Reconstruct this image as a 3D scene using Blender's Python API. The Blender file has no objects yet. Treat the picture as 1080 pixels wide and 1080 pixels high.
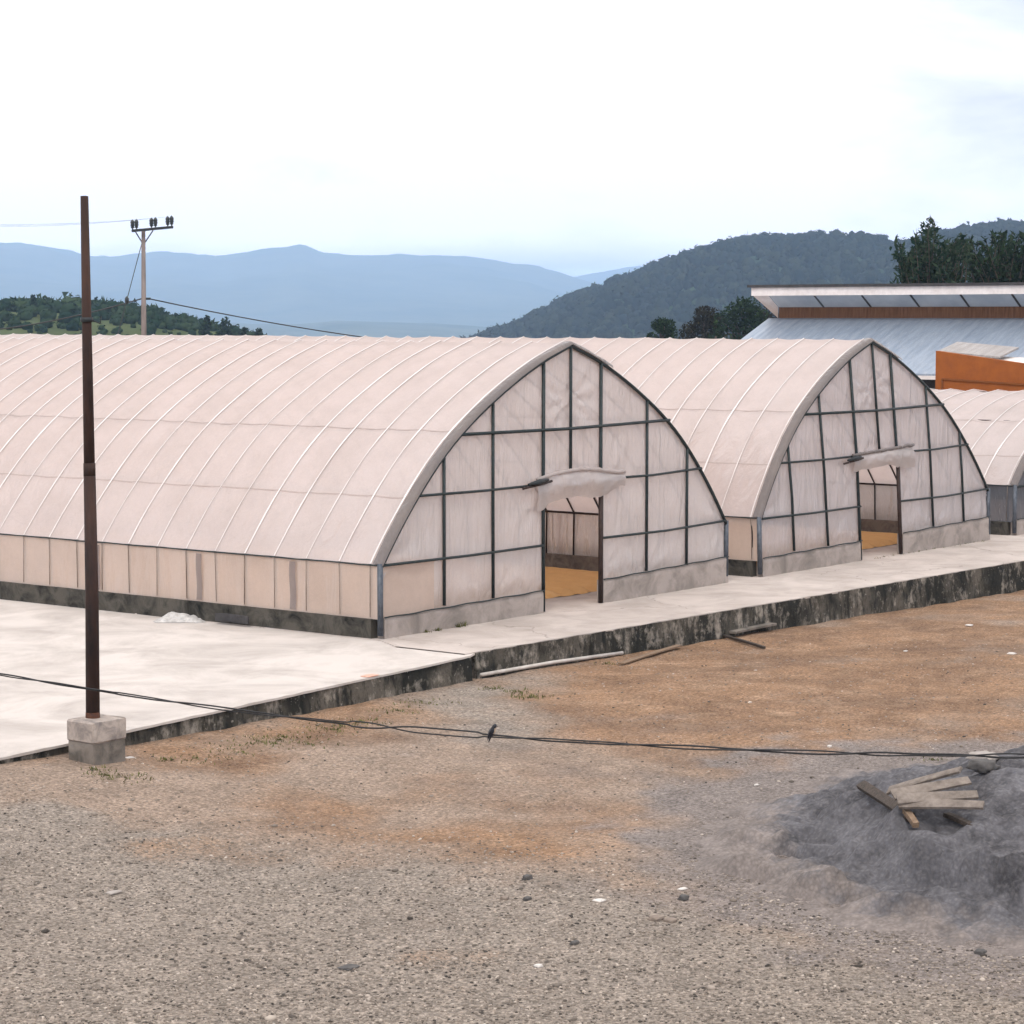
import bpy, math, random
import numpy as np
from mathutils import Vector, noise as mnoise
random.seed(7); rng = np.random.default_rng(7)
R = math.radians
sc = bpy.context.scene
col = sc.collection

# ------------------------------------------------------------------ camera
CAM = np.array([-26.322, -22.742, 4.723]); YAW = 0.6559; PITCH = 0.0816; F = 2498.9
FWH = np.array([math.cos(YAW), math.sin(YAW), 0]); RT = np.array([math.sin(YAW), -math.cos(YAW), 0])
FW = FWH*math.cos(PITCH) + np.array([0, 0, -math.sin(PITCH)]); UP = np.cross(RT, FW)
cd = bpy.data.cameras.new('camera'); co = bpy.data.objects.new('camera', cd); col.objects.link(co)
co.location = CAM; co.rotation_euler = (math.pi/2-PITCH, 0, YAW-math.pi/2)
cd.sensor_width = 36; cd.lens = F/1080*36; cd.clip_start = .1; cd.clip_end = 40000
sc.camera = co

def ray(px, py): return FW*F + RT*(px-540) + UP*(540-py)
def on_z(px, py, z=0.):                      # where that line of sight meets a level
    d = ray(px, py); return CAM + d*((z-CAM[2])/d[2])
def on_x(px, py, x):
    d = ray(px, py); return CAM + d*((x-CAM[0])/d[0])
def at(px, py, dep): return CAM + ray(px, py)*(dep/F)
def dl(dep, lat, z=0.):                      # distance out from the camera, metres to the right
    p = CAM + FWH*dep + RT*lat; return np.array([p[0], p[1], z])

# ------------------------------------------------------------------ mesh helpers
class MB:
    def __init__(s): s.v = []; s.f = []; s.m = []; s.c = None
    def raw(s, v, f, mi=0):
        o = len(s.v); s.v += [tuple(map(float, p)) for p in v]; s.f += [tuple(i+o for i in q) for q in f]; s.m += [mi]*len(f)
        return s
    def box(s, a, b, mi=0, bev=0.0, jit=0.0):
        x0, y0, z0 = a; x1, y1, z1 = b
        if bev <= 0:
            v = [(x0,y0,z0),(x1,y0,z0),(x1,y1,z0),(x0,y1,z0),(x0,y0,z1),(x1,y0,z1),(x1,y1,z1),(x0,y1,z1)]
            v = [tuple(c+random.uniform(-jit, jit) for c in p) for p in v]
            return s.raw(v, [(0,3,2,1),(4,5,6,7),(0,1,5,4),(1,2,6,5),(2,3,7,6),(3,0,4,7)], mi)
        v = []; 
        for (z, i) in ((z0, bev), (z0+bev, 0), (z1-bev, 0), (z1, bev)):
            for (px, py) in ((x0+i,y0+bev),(x0+bev,y0+i),(x1-bev,y0+i),(x1-i,y0+bev),(x1-i,y1-bev),(x1-bev,y1-i),(x0+bev,y1-i),(x0+i,y1-bev)):
                v.append((px+random.uniform(-jit, jit), py+random.uniform(-jit, jit), z+random.uniform(-jit, jit)))
        f = [tuple(reversed(range(8))), tuple(range(24, 32))]
        for k in range(3):
            for j in range(8): f.append((k*8+j, k*8+(j+1) % 8, k*8+8+(j+1) % 8, k*8+8+j))
        return s.raw(v, f, mi)
    def tube(s, pts, r, n=8, mi=0, caps=True):
        pts = [Vector(p) for p in pts]; k = len(pts); rr = r if hasattr(r, '__len__') else [r]*k
        v = []; f = []; ref = None
        for i, p in enumerate(pts):
            t = (pts[min(i+1, k-1)]-pts[max(i-1, 0)]).normalized()
            if ref is None: ref = t.orthogonal().normalized()
            a = (ref - t*ref.dot(t)).normalized(); ref = a; b = t.cross(a)
            for j in range(n):
                q = 2*math.pi*j/n; v.append(p + (a*math.cos(q)+b*math.sin(q))*rr[i])
        for i in range(k-1):
            for j in range(n): f.append((i*n+j, i*n+(j+1) % n, (i+1)*n+(j+1) % n, (i+1)*n+j))
        if caps: f.append(tuple(reversed(range(n)))); f.append(tuple(range((k-1)*n, k*n)))
        return s.raw(v, f, mi)
    def grid(s, P, mi=0, close=False):
        P = np.asarray(P); a, b = P.shape[:2]; f = []
        for i in range(a-1):
            for j in range(b-1): f.append((i*b+j, (i+1)*b+j, (i+1)*b+j+1, i*b+j+1))
        return s.raw(P.reshape(-1, 3), f, mi)
    def build(s, name, mats, parent=None, smooth=True, fn=None, loc=None):
        me = bpy.data.meshes.new(name)
        v = [fn(p) for p in s.v] if fn else s.v
        me.from_pydata(v, [], s.f)
        if not isinstance(mats, (list, tuple)): mats = [mats]
        for m in mats: me.materials.append(m)
        if len(mats) > 1: me.polygons.foreach_set('material_index', s.m)
        if smooth:
            me.polygons.foreach_set('use_smooth', [True]*len(s.f))
            if smooth == 'auto':
                try: me.set_sharp_from_angle(angle=R(40))
                except Exception: pass
        me.update()
        o = bpy.data.objects.new(name, me); col.objects.link(o)
        if parent: o.parent = parent
        if loc is not None: o.location = loc
        return o

def np_mesh(name, V, Fc, mat, colors=None, smooth=False, parent=None, attr='tone'):
    me = bpy.data.meshes.new(name); V = np.asarray(V, np.float32); Fc = np.asarray(Fc, np.int32)
    n = Fc.shape[1]
    me.vertices.add(len(V)); me.vertices.foreach_set('co', V.ravel())
    me.loops.add(Fc.size); me.loops.foreach_set('vertex_index', Fc.ravel())
    me.polygons.add(len(Fc)); me.polygons.foreach_set('loop_start', np.arange(0, Fc.size, n, dtype=np.int32))
    me.polygons.foreach_set('loop_total', np.full(len(Fc), n, np.int32))
    me.update(calc_edges=True); me.validate()
    if smooth: me.polygons.foreach_set('use_smooth', [True]*len(Fc))
    if colors is not None:
        c = np.ones((len(V), 4), np.float32); c[:, :colors.shape[1]] = colors
        a = me.color_attributes.new(attr, 'FLOAT_COLOR', 'POINT'); a.data.foreach_set('color', c.ravel())
    me.materials.append(mat)
    o = bpy.data.objects.new(name, me); col.objects.link(o)
    if parent: o.parent = parent
    return o

def tag(o, label=None, cat=None, group=None, kind=None):
    if label: o['label'] = label
    if cat: o['category'] = cat
    if group: o['group'] = group
    if kind: o['kind'] = kind
    return o
def empty(name, loc=(0, 0, 0), rz=0):
    o = bpy.data.objects.new(name, None); col.objects.link(o); o.location = loc; o.rotation_euler = (0, 0, rz); o.empty_display_size = .2
    return o
def ico(sub=1):
    t = (1+5**.5)/2
    v = [Vector(p).normalized() for p in [(-1,t,0),(1,t,0),(-1,-t,0),(1,-t,0),(0,-1,t),(0,1,t),(0,-1,-t),(0,1,-t),(t,0,-1),(t,0,1),(-t,0,-1),(-t,0,1)]]
    f = [(0,11,5),(0,5,1),(0,1,7),(0,7,10),(0,10,11),(1,5,9),(5,11,4),(11,10,2),(10,7,6),(7,1,8),(3,9,4),(3,4,2),(3,2,6),(3,6,8),(3,8,9),(4,9,5),(2,4,11),(6,2,10),(8,6,7),(9,8,1)]
    for _ in range(sub):
        cache = {}; nf = []
        def mid(a, b):
            k = (min(a, b), max(a, b))
            if k not in cache: v.append(((v[a]+v[b])/2).normalized()); cache[k] = len(v)-1
            return cache[k]
        for a, b, c in f:
            x, y, z = mid(a, b), mid(b, c), mid(c, a); nf += [(a,x,z),(b,y,x),(c,z,y),(x,y,z)]
        f = nf
    return np.array([tuple(p) for p in v]), np.array(f)
def fbm(x, y, z=0., o=4): return mnoise.fractal(Vector((x, y, z)), 1., 2., o)
def smooth01(t): t = np.clip(t, 0, 1); return t*t*(3-2*t)

# ------------------------------------------------------------------ materials
def lin(r, g, b): return tuple(((c/255)/12.92 if c/255 <= .04045 else ((c/255+.055)/1.055)**2.4) for c in (r, g, b)) + (1,)
class NT:
    def __init__(s, name):
        s.mat = bpy.data.materials.new(name); s.mat.use_nodes = True; s.t = s.mat.node_tree; s.t.nodes.clear()
        s.out = s.n('ShaderNodeOutputMaterial'); s.co = s.n('ShaderNodeTexCoord')
    def n(s, t, **k):
        o = s.t.nodes.new(t)
        for a, b in k.items(): setattr(o, a, b)
        return o
    def l(s, a, b): s.t.links.new(a, b)
    def set(s, sock, v):
        if hasattr(v, 'is_linked') or hasattr(v, 'links'): s.l(v, sock)
        else: sock.default_value = v
    def noise(s, scale, detail=4, rough=.55, stretch=None, dist=0., coord='Object', rot=None):
        v = s.co.outputs[coord]
        if stretch or rot:
            m = s.n('ShaderNodeMapping'); s.l(v, m.inputs[0])
            if stretch: m.inputs['Scale'].default_value = stretch
            if rot: m.inputs['Rotation'].default_value = rot
            v = m.outputs[0]
        o = s.n('ShaderNodeTexNoise'); s.l(v, o.inputs['Vector']); o.inputs['Scale'].default_value = scale
        o.inputs['Detail'].default_value = detail; o.inputs['Roughness'].default_value = rough; o.inputs['Distortion'].default_value = dist
        return o.outputs['Fac']
    def vor(s, scale, feature='F1', out='Distance', stretch=None):
        v = s.co.outputs['Object']
        if stretch:
            m = s.n('ShaderNodeMapping'); s.l(v, m.inputs[0]); m.inputs['Scale'].default_value = stretch; v = m.outputs[0]
        o = s.n('ShaderNodeTexVoronoi'); o.feature = feature; s.l(v, o.inputs['Vector']); o.inputs['Scale'].default_value = scale
        return o.outputs[out]
    def ramp(s, fac, *stops):
        o = s.n('ShaderNodeValToRGB'); s.l(fac, o.inputs[0]); e = o.color_ramp.elements
        while len(e) < len(stops): e.new(.5)
        for el, (p, c) in zip(e, stops):
            el.position = p; el.color = c if len(c) == 4 else tuple(c)+(1,)
        return o.outputs[0]
    def rng(s, fac, a, b, c=0., d=1.):
        o = s.n('ShaderNodeMapRange'); s.l(fac, o.inputs[0])
        for i, q in enumerate((a, b, c, d)): o.inputs[1+i].default_value = q
        return o.outputs[0]
    def mix(s, fac, a, b, mode='MIX'):
        o = s.n('ShaderNodeMix', data_type='RGBA', blend_type=mode)
        s.set(o.inputs['Factor'], fac); s.set(o.inputs['A'], a); s.set(o.inputs['B'], b); return o.outputs['Result']
    def math(s, op, a, b=0.):
        o = s.n('ShaderNodeMath', operation=op); s.set(o.inputs[0], a); s.set(o.inputs[1], b); return o.outputs[0]
    def bump(s, h, strength=.4, dist=.02, prev=None):
        o = s.n('ShaderNodeBump'); o.inputs['Strength'].default_value = strength; o.inputs['Distance'].default_value = dist; s.l(h, o.inputs['Height'])
        if prev: s.l(prev, o.inputs['Normal'])
        return o.outputs[0]
    def pbr(s, color, rough=.85, metal=0., normal=None, spec=.3):
        o = s.n('ShaderNodeBsdfPrincipled'); s.set(o.inputs['Base Color'], color); s.set(o.inputs['Roughness'], rough); s.set(o.inputs['Metallic'], metal)
        o.inputs['Specular IOR Level'].default_value = spec
        if normal: s.l(normal, o.inputs['Normal'])
        return o.outputs[0]
    def done(s, sh): s.l(sh, s.out.inputs[0]); return s.mat

def film(name, color, trans=.45, clear=.12, wrinkle=.5, dirt=.15, dirtcol=(.30, .24, .2, 1), zgrime=None, gloss=.45):
    t = NT(name)
    n1 = t.noise(1.3, 5, .6); n2 = t.noise(16, 4, .7); n3 = t.noise(70, 2, .6)
    c = t.mix(t.rng(n1, .4, .75, 0, dirt), color, dirtcol)
    c = t.mix(t.rng(n2, .35, .7, 0, .16), c, tuple(x*.66 for x in color[:3])+(1,))
    c = t.mix(t.rng(n3, .45, .7, 0, .3), c, tuple(min(1, x*1.18) for x in color[:3])+(1,))
    if zgrime:                               # splash dirt along the bottom edge of the sheet
        sp = t.n('ShaderNodeSeparateXYZ'); t.l(t.co.outputs['Object'], sp.inputs[0])
        g = t.math('ADD', sp.outputs[2], t.rng(t.noise(7, 5, .7, (1, 1, .6)), .3, .7, -.07, .07))
        c = t.mix(t.rng(g, zgrime[0], zgrime[1], .5, 0), c, dirtcol)
    w1 = t.noise(2.6, 3, .5, (1, 1, .22), 1.2, rot=(.0, .6, 0)); w2 = t.noise(5.5, 3, .6, (1.6, 1.6, .25), 1.2, rot=(0, -.75, 0))
    nb = t.bump(w1, wrinkle, .10); nb = t.bump(w2, wrinkle*.7, .035, nb); nb = t.bump(n3, .12, .004, nb)
    d = t.n('ShaderNodeBsdfDiffuse'); t.l(c, d.inputs[0]); t.l(nb, d.inputs['Normal'])
    tr = t.n('ShaderNodeBsdfTranslucent'); t.l(c, tr.inputs[0]); t.l(nb, tr.inputs['Normal'])
    m = t.n('ShaderNodeMixShader'); m.inputs[0].default_value = trans; t.l(d.outputs[0], m.inputs[1]); t.l(tr.outputs[0], m.inputs[2])
    tp = t.n('ShaderNodeBsdfTransparent'); tp.inputs[0].default_value = (1, .96, .93, 1)
    m2 = t.n('ShaderNodeMixShader'); m2.inputs[0].default_value = clear; t.l(m.outputs[0], m2.inputs[1]); t.l(tp.outputs[0], m2.inputs[2])
    g = t.n('ShaderNodeBsdfGlossy'); g.inputs['Roughness'].default_value = .38; t.l(nb, g.inputs['Normal'])
    fr = t.n('ShaderNodeFresnel'); fr.inputs[0].default_value = 1.38; t.l(nb, fr.inputs['Normal'])
    m3 = t.n('ShaderNodeMixShader'); t.l(t.math('MULTIPLY', fr.outputs[0], gloss), m3.inputs[0]); t.l(m2.outputs[0], m3.inputs[1]); t.l(g.outputs[0], m3.inputs[2])
    return t.done(m3.outputs[0])

def concrete(name, a, b, dark=(.05, .05, .045, 1), stain=.5, streak=False, sscale=2.0, bumpd=.01, crack=0.):
    t = NT(name)
    c = t.mix(t.noise(1.1, 6, .6), a, b)
    c = t.mix(t.rng(t.noise(sscale, 8, .68, (2.2, 2.2, .28) if streak else None, .6), .42, .68, 0, stain), c, dark)
    fine = t.noise(60, 4, .7)
    c = t.mix(t.rng(fine, .3, .75, 0, .3), c, tuple(x*.55 for x in a[:3])+(1,))
    if crack:                                # hairline cracks and rain-washed dirt
        wv = t.n('ShaderNodeMapping'); t.l(t.co.outputs['Object'], wv.inputs[0]); ns = t.n('ShaderNodeTexNoise'); ns.inputs['Scale'].default_value = 1.3; ns.inputs['Detail'].default_value = 5; t.l(wv.outputs[0], ns.inputs['Vector'])
        ad = t.n('ShaderNodeVectorMath', operation='MULTIPLY_ADD'); t.l(ns.outputs['Color'], ad.inputs[0]); ad.inputs[1].default_value = (1.1, 1.1, 0); t.l(wv.outputs[0], ad.inputs[2])
        vo = t.n('ShaderNodeTexVoronoi', feature='DISTANCE_TO_EDGE'); vo.inputs['Scale'].default_value = crack; t.l(ad.outputs[0], vo.inputs['Vector'])
        c = t.mix(t.rng(vo.outputs['Distance'], .0008, .004, .42, 0), c, (.11, .095, .08, 1))
        c = t.mix(t.rng(t.noise(.5, 7, .7, (1, 2.6, 1)), .5, .66, 0, .4), c, tuple(x*.62 for x in a[:3])+(1,))
        c = t.mix(t.rng(t.noise(9, 5, .75), .6, .72, 0, .35), c, tuple(x*.5 for x in a[:3])+(1,))
    n = t.bump(t.noise(14, 6, .7), .5, bumpd); n = t.bump(fine, .3, .003, n)
    return t.done(t.pbr(c, .92, normal=n, spec=.2))

def simple(name, a, b, scale=8, rough=.7, metal=0., bump=.2, bd=.004, stretch=None, spec=.3):
    t = NT(name); f = t.noise(scale, 6, .65, stretch)
    n = t.bump(t.noise(scale*4, 4, .6, stretch), bump, bd)
    return t.done(t.pbr(t.ramp(f, (.32, a), (.68, b)), rough, metal, n, spec))

def leafmat(name, a, b, attr='tone', trans=.25):
    t = NT(name); at_ = t.n('ShaderNodeAttribute'); at_.attribute_name = attr
    c = t.mix(at_.outputs['Fac'], a, b)
    d = t.n('ShaderNodeBsdfDiffuse'); t.l(c, d.inputs[0]); tr = t.n('ShaderNodeBsdfTranslucent'); t.l(c, tr.inputs[0])
    m = t.n('ShaderNodeMixShader'); m.inputs[0].default_value = trans; t.l(d.outputs[0], m.inputs[1]); t.l(tr.outputs[0], m.inputs[2])
    return t.done(m.outputs[0])

M = {}
M['roof_film'] = film('roof film', (.675, .575, .545, 1), .46, .09, .2, .42, dirtcol=(.47, .385, .345, 1), gloss=.1)
M['band_film'] = film('doubled film', (.72, .65, .62, 1), .2, .0, .1, .05)
M['seam_film'] = film('lapped film', (.50, .415, .385, 1), .3, .02, .1, .2)
M['gable_film'] = film('gable film', (.70, .655, .645, 1), .38, .15, .8, .16, zgrime=(.38, .62), gloss=.7)
M['sheet_film'] = film('door sheet film', (.62, .56, .54, 1), .5, .06, .35, .3, gloss=.12)
M['gable_film_grey'] = film('greyer gable film', (.60, .565, .575, 1), .36, .16, .9, .22, zgrime=(.4, .62), gloss=.8)
M['tan_film'] = film('tan skirt film', (.68, .56, .485, 1), .42, .10, .14, .25, gloss=.12)
M['show_through_film'] = film('grey show-through film', (.30, .265, .26, 1), .35, .25, .1, .2, gloss=.1)
M['grey_film'] = film('smoke grey film', (.13, .14, .16, 1), .3, .15, .5, .2)
M['wrap_film'] = film('wrapped edge film', (.17, .148, .142, 1), .15, .02, .6, .35)
M['frame'] = simple('painted steel pipe', (.014, .022, .024, 1), (.035, .045, .045, 1), 12, .5, .3)
M['frame_inner'] = simple('dark inner pipe', (.02, .012, .01, 1), (.05, .03, .024, 1), 12, .6, .2)
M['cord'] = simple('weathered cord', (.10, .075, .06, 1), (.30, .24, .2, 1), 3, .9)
M['corner'] = simple('blue grey steel post', (.05, .06, .075, 1), (.12, .13, .15, 1), 9, .5, .4)
M['curb'] = concrete('front curb concrete', (.42, .36, .325, 1), (.30, .255, .23, 1), (.07, .065, .055, 1), .6, False, 1.9)
M['mossy'] = concrete('mossy base concrete', (.055, .05, .042, 1), (.13, .115, .095, 1), (.008, .009, .008, 1), 1., False, 3.2, .02)
def retain_mat():
    t = NT('weathered retaining concrete')
    base_ = t.mix(t.rng(t.noise(1.1, 4, .55), .42, .62), (.028, .027, .023, 1), (.115, .10, .082, 1))
    c = t.mix(t.rng(t.noise(3.4, 7, .68, (1, 1, .8)), .52, .66, 0, .85), base_, (.34, .30, .255, 1))
    c = t.mix(t.rng(t.noise(4.6, 7, .7, (1.5, 1.5, .5)), .48, .62, 0, .85), c, (.014, .0145, .013, 1))
    c = t.mix(t.rng(t.noise(20, 5, .7), .52, .7, 0, .55), c, (.02, .02, .017, 1))
    c = t.mix(t.rng(t.noise(13, 5, .65), .63, .72, 0, .6), c, (.42, .38, .33, 1))
    return t.done(t.pbr(c, .95, normal=t.bump(t.noise(16, 6, .75), .8, .03), spec=.12))
M['retain'] = retain_mat()
M['slab'] = concrete('walkway concrete', (.53, .462, .42, 1), (.43, .372, .34, 1), (.26, .22, .19, 1), .6, False, 1.1, crack=.25)
M['floor'] = concrete('drying floor concrete', (.57, .51, .468, 1), (.49, .443, .41, 1), (.27, .235, .21, 1), .7, False, .7)
M['block_top'] = concrete('pale block concrete', (.45, .38, .33, 1), (.36, .30, .26, 1), (.07, .066, .072, 1), .85, False, 4.5)
M['block_low'] = concrete('grey block concrete', (.24, .205, .175, 1), (.17, .145, .125, 1), (.04, .04, .035, 1), .8, False, 4.)
M['rust'] = simple('rusted dark steel', (.012, .007, .006, 1), (.05, .022, .014, 1), 5, .75, .1, .4, .004, (1, 1, .25))
M['rust_base'] = simple('bright rust', (.10, .035, .015, 1), (.03, .012, .008, 1), 12, .85)
M['cable'] = simple('black cable sheath', (.012, .011, .012, 1), (.03, .028, .028, 1), 20, .55)
M['weathered_pole'] = simple('weathered timber pole', (.12, .095, .085, 1), (.27, .22, .2, 1), 3, .9, 0, .5, .01, (1, 1, .15))
M['dark_metal'] = simple('dark fittings', (.018, .02, .022, 1), (.035, .04, .042, 1), 10, .55, .2)
M['insulator'] = simple('glazed insulator', (.015, .02, .02, 1), (.04, .045, .045, 1), 10, .3)
M['plank'] = simple('weathered grey board', (.10, .08, .066, 1), (.235, .195, .165, 1), 9, .9, 0, .2, .003)
M['plank_dark'] = simple('dark damp board', (.025, .02, .016, 1), (.08, .06, .048, 1), 6, .9, 0, .6, .006, (.6, 9, 9))
M['plank_brown'] = simple('brown board', (.13, .085, .055, 1), (.24, .165, .11, 1), 6, .9, 0, .6, .006, (.6, 9, 9))
M['pale_pipe'] = simple('dusty plastic pipe', (.55, .5, .46, 1), (.36, .32, .29, 1), 5, .6)
M['cloth'] = simple('white woven sack', (.58, .555, .53, 1), (.36, .34, .325, 1), 9, .85, 0, .8, .03)
M['stone_pale'] = simple('pale broken concrete', (.36, .32, .29, 1), (.24, .21, .19, 1), 9, .95, 0, .6, .01)
M['stone_dark'] = simple('dark stone', (.05, .047, .045, 1), (.11, .1, .095, 1), 9, .9, 0, .6, .01)
M['stone_brown'] = simple('brown stone', (.16, .125, .1, 1), (.26, .21, .175, 1), 9, .95, 0, .6, .01)
M['paper'] = simple('white litter', (.58, .54, .5, 1), (.45, .41, .38, 1), 9, .8)
M['orange_plastic'] = simple('faded orange plastic', (.62, .30, .22, 1), (.55, .34, .26, 1), 9, .5)
def grain_mat():
    t = NT('ochre drying grain')
    c = t.mix(t.noise(3, 6, .7), (.68, .42, .19, 1), (.50, .285, .115, 1))
    c = t.mix(t.rng(t.noise(90, 2, .6), .4, .7, 0, .5), c, (.66, .40, .16, 1))
    return t.done(t.pbr(c, .9, normal=t.bump(t.noise(80, 3, .7), .6, .01), spec=.15))
M['grain'] = grain_mat()
def metal_roof(name, a, b, period=.25, rough=.42, metal=.45):
    t = NT(name)
    st = t.noise(1.5, 6, .65, (.35, 3.5, 1)); c = t.ramp(st, (.3, a), (.7, b))
    c = t.mix(t.rng(t.noise(7, 6, .7, (.2, 2.5, 1)), .52, .75, 0, .4), c, (.55, .56, .58, 1))
    sp = t.n('ShaderNodeSeparateXYZ'); t.l(t.co.outputs['Object'], sp.inputs[0])
    w = t.math('SINE', t.math('MULTIPLY', sp.outputs[1], 2*math.pi/period))
    return t.done(t.pbr(c, rough, metal, t.bump(w, .25, .012), .5))
M['blue_roof'] = metal_roof('blue grey sheet roof', (.19, .235, .30, 1), (.30, .345, .41, 1))
M['grey_roof'] = metal_roof('grey sheet roof', (.22, .20, .19, 1), (.33, .30, .285, 1), .2, .7, .1)
M['white_paint'] = simple('white painted board', (.78, .72, .69, 1), (.62, .56, .53, 1), 4, .7)
M['soffit'] = simple('grey glazed panel', (.36, .40, .44, 1), (.50, .53, .55, 1), 1.2, .4, 0, .05)
M['brown_wall'] = simple('brown stained boarding', (.085, .035, .014, 1), (.17, .08, .04, 1), 5, .85, 0, .4, .01, (1, 3, .3))
M['dark_wall'] = simple('dark wall', (.03, .028, .03, 1), (.07, .065, .065, 1), 5, .85)
M['orange_wall'] = simple('rust orange painted wall', (.30, .085, .012, 1), (.22, .06, .01, 1), 2.5, .75, 0, .2, .004)
M['orange_trim'] = simple('darker orange trim', (.15, .045, .008, 1), (.2, .06, .01, 1), 2.5, .75)
M['bark'] = simple('bark', (.05, .038, .03, 1), (.10, .08, .065, 1), 4, .95, 0, .6, .02, (1, 1, .3))
M['leaf_dark'] = leafmat('dark leaves', (.012, .022, .014, 1), (.045, .075, .035, 1))
M['leaf_brown'] = leafmat('bronze dark leaves', (.018, .017, .013, 1), (.055, .05, .032, 1))
M['leaf_mid'] = leafmat('mid green leaves', (.03, .06, .022, 1), (.09, .14, .05, 1))
M['leaf_feather'] = leafmat('feathery dark leaves', (.014, .03, .02, 1), (.06, .085, .05, 1))
M['grass'] = leafmat('tufted grass', (.05, .065, .02, 1), (.16, .15, .06, 1))
M['forest'] = leafmat('wooded hillside', (.005, .010, .008, 1), (.034, .040, .022, 1), trans=.0)
M['bush'] = leafmat('bushes', (.010, .024, .014, 1), (.048, .07, .036, 1), trans=.0)
def hill_mat(name, a, b, scale):
    t = NT(name); return t.done(t.pbr(t.ramp(t.noise(scale, 8, .7), (.3, a), (.7, b)), 1., spec=0.))
M['hill_near'] = hill_mat('scrub hillside', (.04, .06, .028, 1), (.10, .112, .055, 1), .03)
M['hill_wood'] = hill_mat('wooded ground', (.015, .03, .016, 1), (.04, .06, .03, 1), .01)
M['mountain'] = hill_mat('far mountain', (.03, .05, .035, 1), (.12, .13, .09, 1), .004)

# ------------------------------------------------------------------ world and light
SUN_EL, SUN_DIR = R(52), np.array([-.9, -.42])          # sun veiled by cloud, to the left of and a little behind the camera
w = bpy.data.worlds.new('World'); sc.world = w; w.use_nodes = True; nt = w.node_tree; nt.nodes.clear()
W = lambda t: nt.nodes.new(t)
out = W('ShaderNodeOutputWorld'); sky = W('ShaderNodeTexSky'); sky.sky_type = 'NISHITA'; sky.sun_disc = False
sky.sun_elevation = SUN_EL; sky.sun_rotation = math.atan2(SUN_DIR[0], SUN_DIR[1])
b1 = W('ShaderNodeBackground'); b1.inputs[1].default_value = .1; nt.links.new(sky.outputs[0], b1.inputs[0])
tc = W('ShaderNodeTexCoord'); mp = W('ShaderNodeMapping'); mp.inputs['Scale'].default_value = (1, 1, 3.2); nt.links.new(tc.outputs['Generated'], mp.inputs[0])
nz = W('ShaderNodeTexNoise'); nz.inputs['Scale'].default_value = 4.5; nz.inputs['Detail'].default_value = 7; nz.inputs['Roughness'].default_value = .52; nz.inputs['Distortion'].default_value = .3
nt.links.new(mp.outputs[0], nz.inputs['Vector'])
rp = W('ShaderNodeValToRGB'); rp.color_ramp.elements[0].position = .38; rp.color_ramp.elements[0].color = (.58, .57, .59, 1)
rp.color_ramp.elements[1].position = .56; rp.color_ramp.elements[1].color = (1.0, .965, .94, 1)
nt.links.new(nz.outputs['Fac'], rp.inputs[0])
b2 = W('ShaderNodeBackground'); nt.links.new(rp.outputs[0], b2.inputs[0])
sx = W('ShaderNodeSeparateXYZ'); nt.links.new(tc.outputs['Generated'], sx.inputs[0])
mr = W('ShaderNodeFloatCurve'); nt.links.new(sx.outputs[2], mr.inputs['Value'])   # brightness of the cloud deck by height: glowing rim, greyer belt, bright zenith
cu = mr.mapping.curves[0]; cu.points[0].location = (0, 1.); cu.points[1].location = (1, .34)
for p_ in ((.03, .52), (.07, .245), (.2, .225), (.5, .28)): cu.points.new(*p_)
mr.mapping.update()
ml = W('ShaderNodeMath'); ml.operation = 'MULTIPLY'; ml.inputs[1].default_value = 7.4; nt.links.new(mr.outputs[0], ml.inputs[0])
nt.links.new(ml.outputs[0], b2.inputs[1])
wr_ = W('ShaderNodeMapRange'); nt.links.new(sx.outputs[2], wr_.inputs[0]); wr_.inputs[1].default_value = 0; wr_.inputs[2].default_value = .12; wr_.inputs[3].default_value = 1; wr_.inputs[4].default_value = 0
wm = W('ShaderNodeMix'); wm.data_type = 'RGBA'; wm.blend_type = 'MULTIPLY'; nt.links.new(wr_.outputs[0], wm.inputs['Factor']); nt.links.new(rp.outputs[0], wm.inputs['A']); wm.inputs['B'].default_value = (1, .89, .80, 1)
nt.links.new(wm.outputs['Result'], b2.inputs[0])
mx = W('ShaderNodeMixShader'); mx.inputs[0].default_value = .93
nt.links.new(b1.outputs[0], mx.inputs[1]); nt.links.new(b2.outputs[0], mx.inputs[2]); nt.links.new(mx.outputs[0], out.inputs[0])
sl = bpy.data.lights.new('sun', 'SUN'); sl.energy = 1.35; sl.angle = R(11); sl.color = (1, .95, .88)
so = bpy.data.objects.new('sun', sl); col.objects.link(so)
h = SUN_DIR/np.linalg.norm(SUN_DIR); sv = Vector((h[0]*math.cos(SUN_EL), h[1]*math.cos(SUN_EL), math.sin(SUN_EL)))
so.rotation_euler = sv.to_track_quat('Z', 'Y').to_euler(); so.location = (0, 0, 60)
sc.view_settings.view_transform = 'Standard'; sc.view_settings.look = 'None'; sc.view_settings.gamma = 1; sc.view_settings.exposure = 0.12
sc.cycles.volume_bounces = 4

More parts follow.
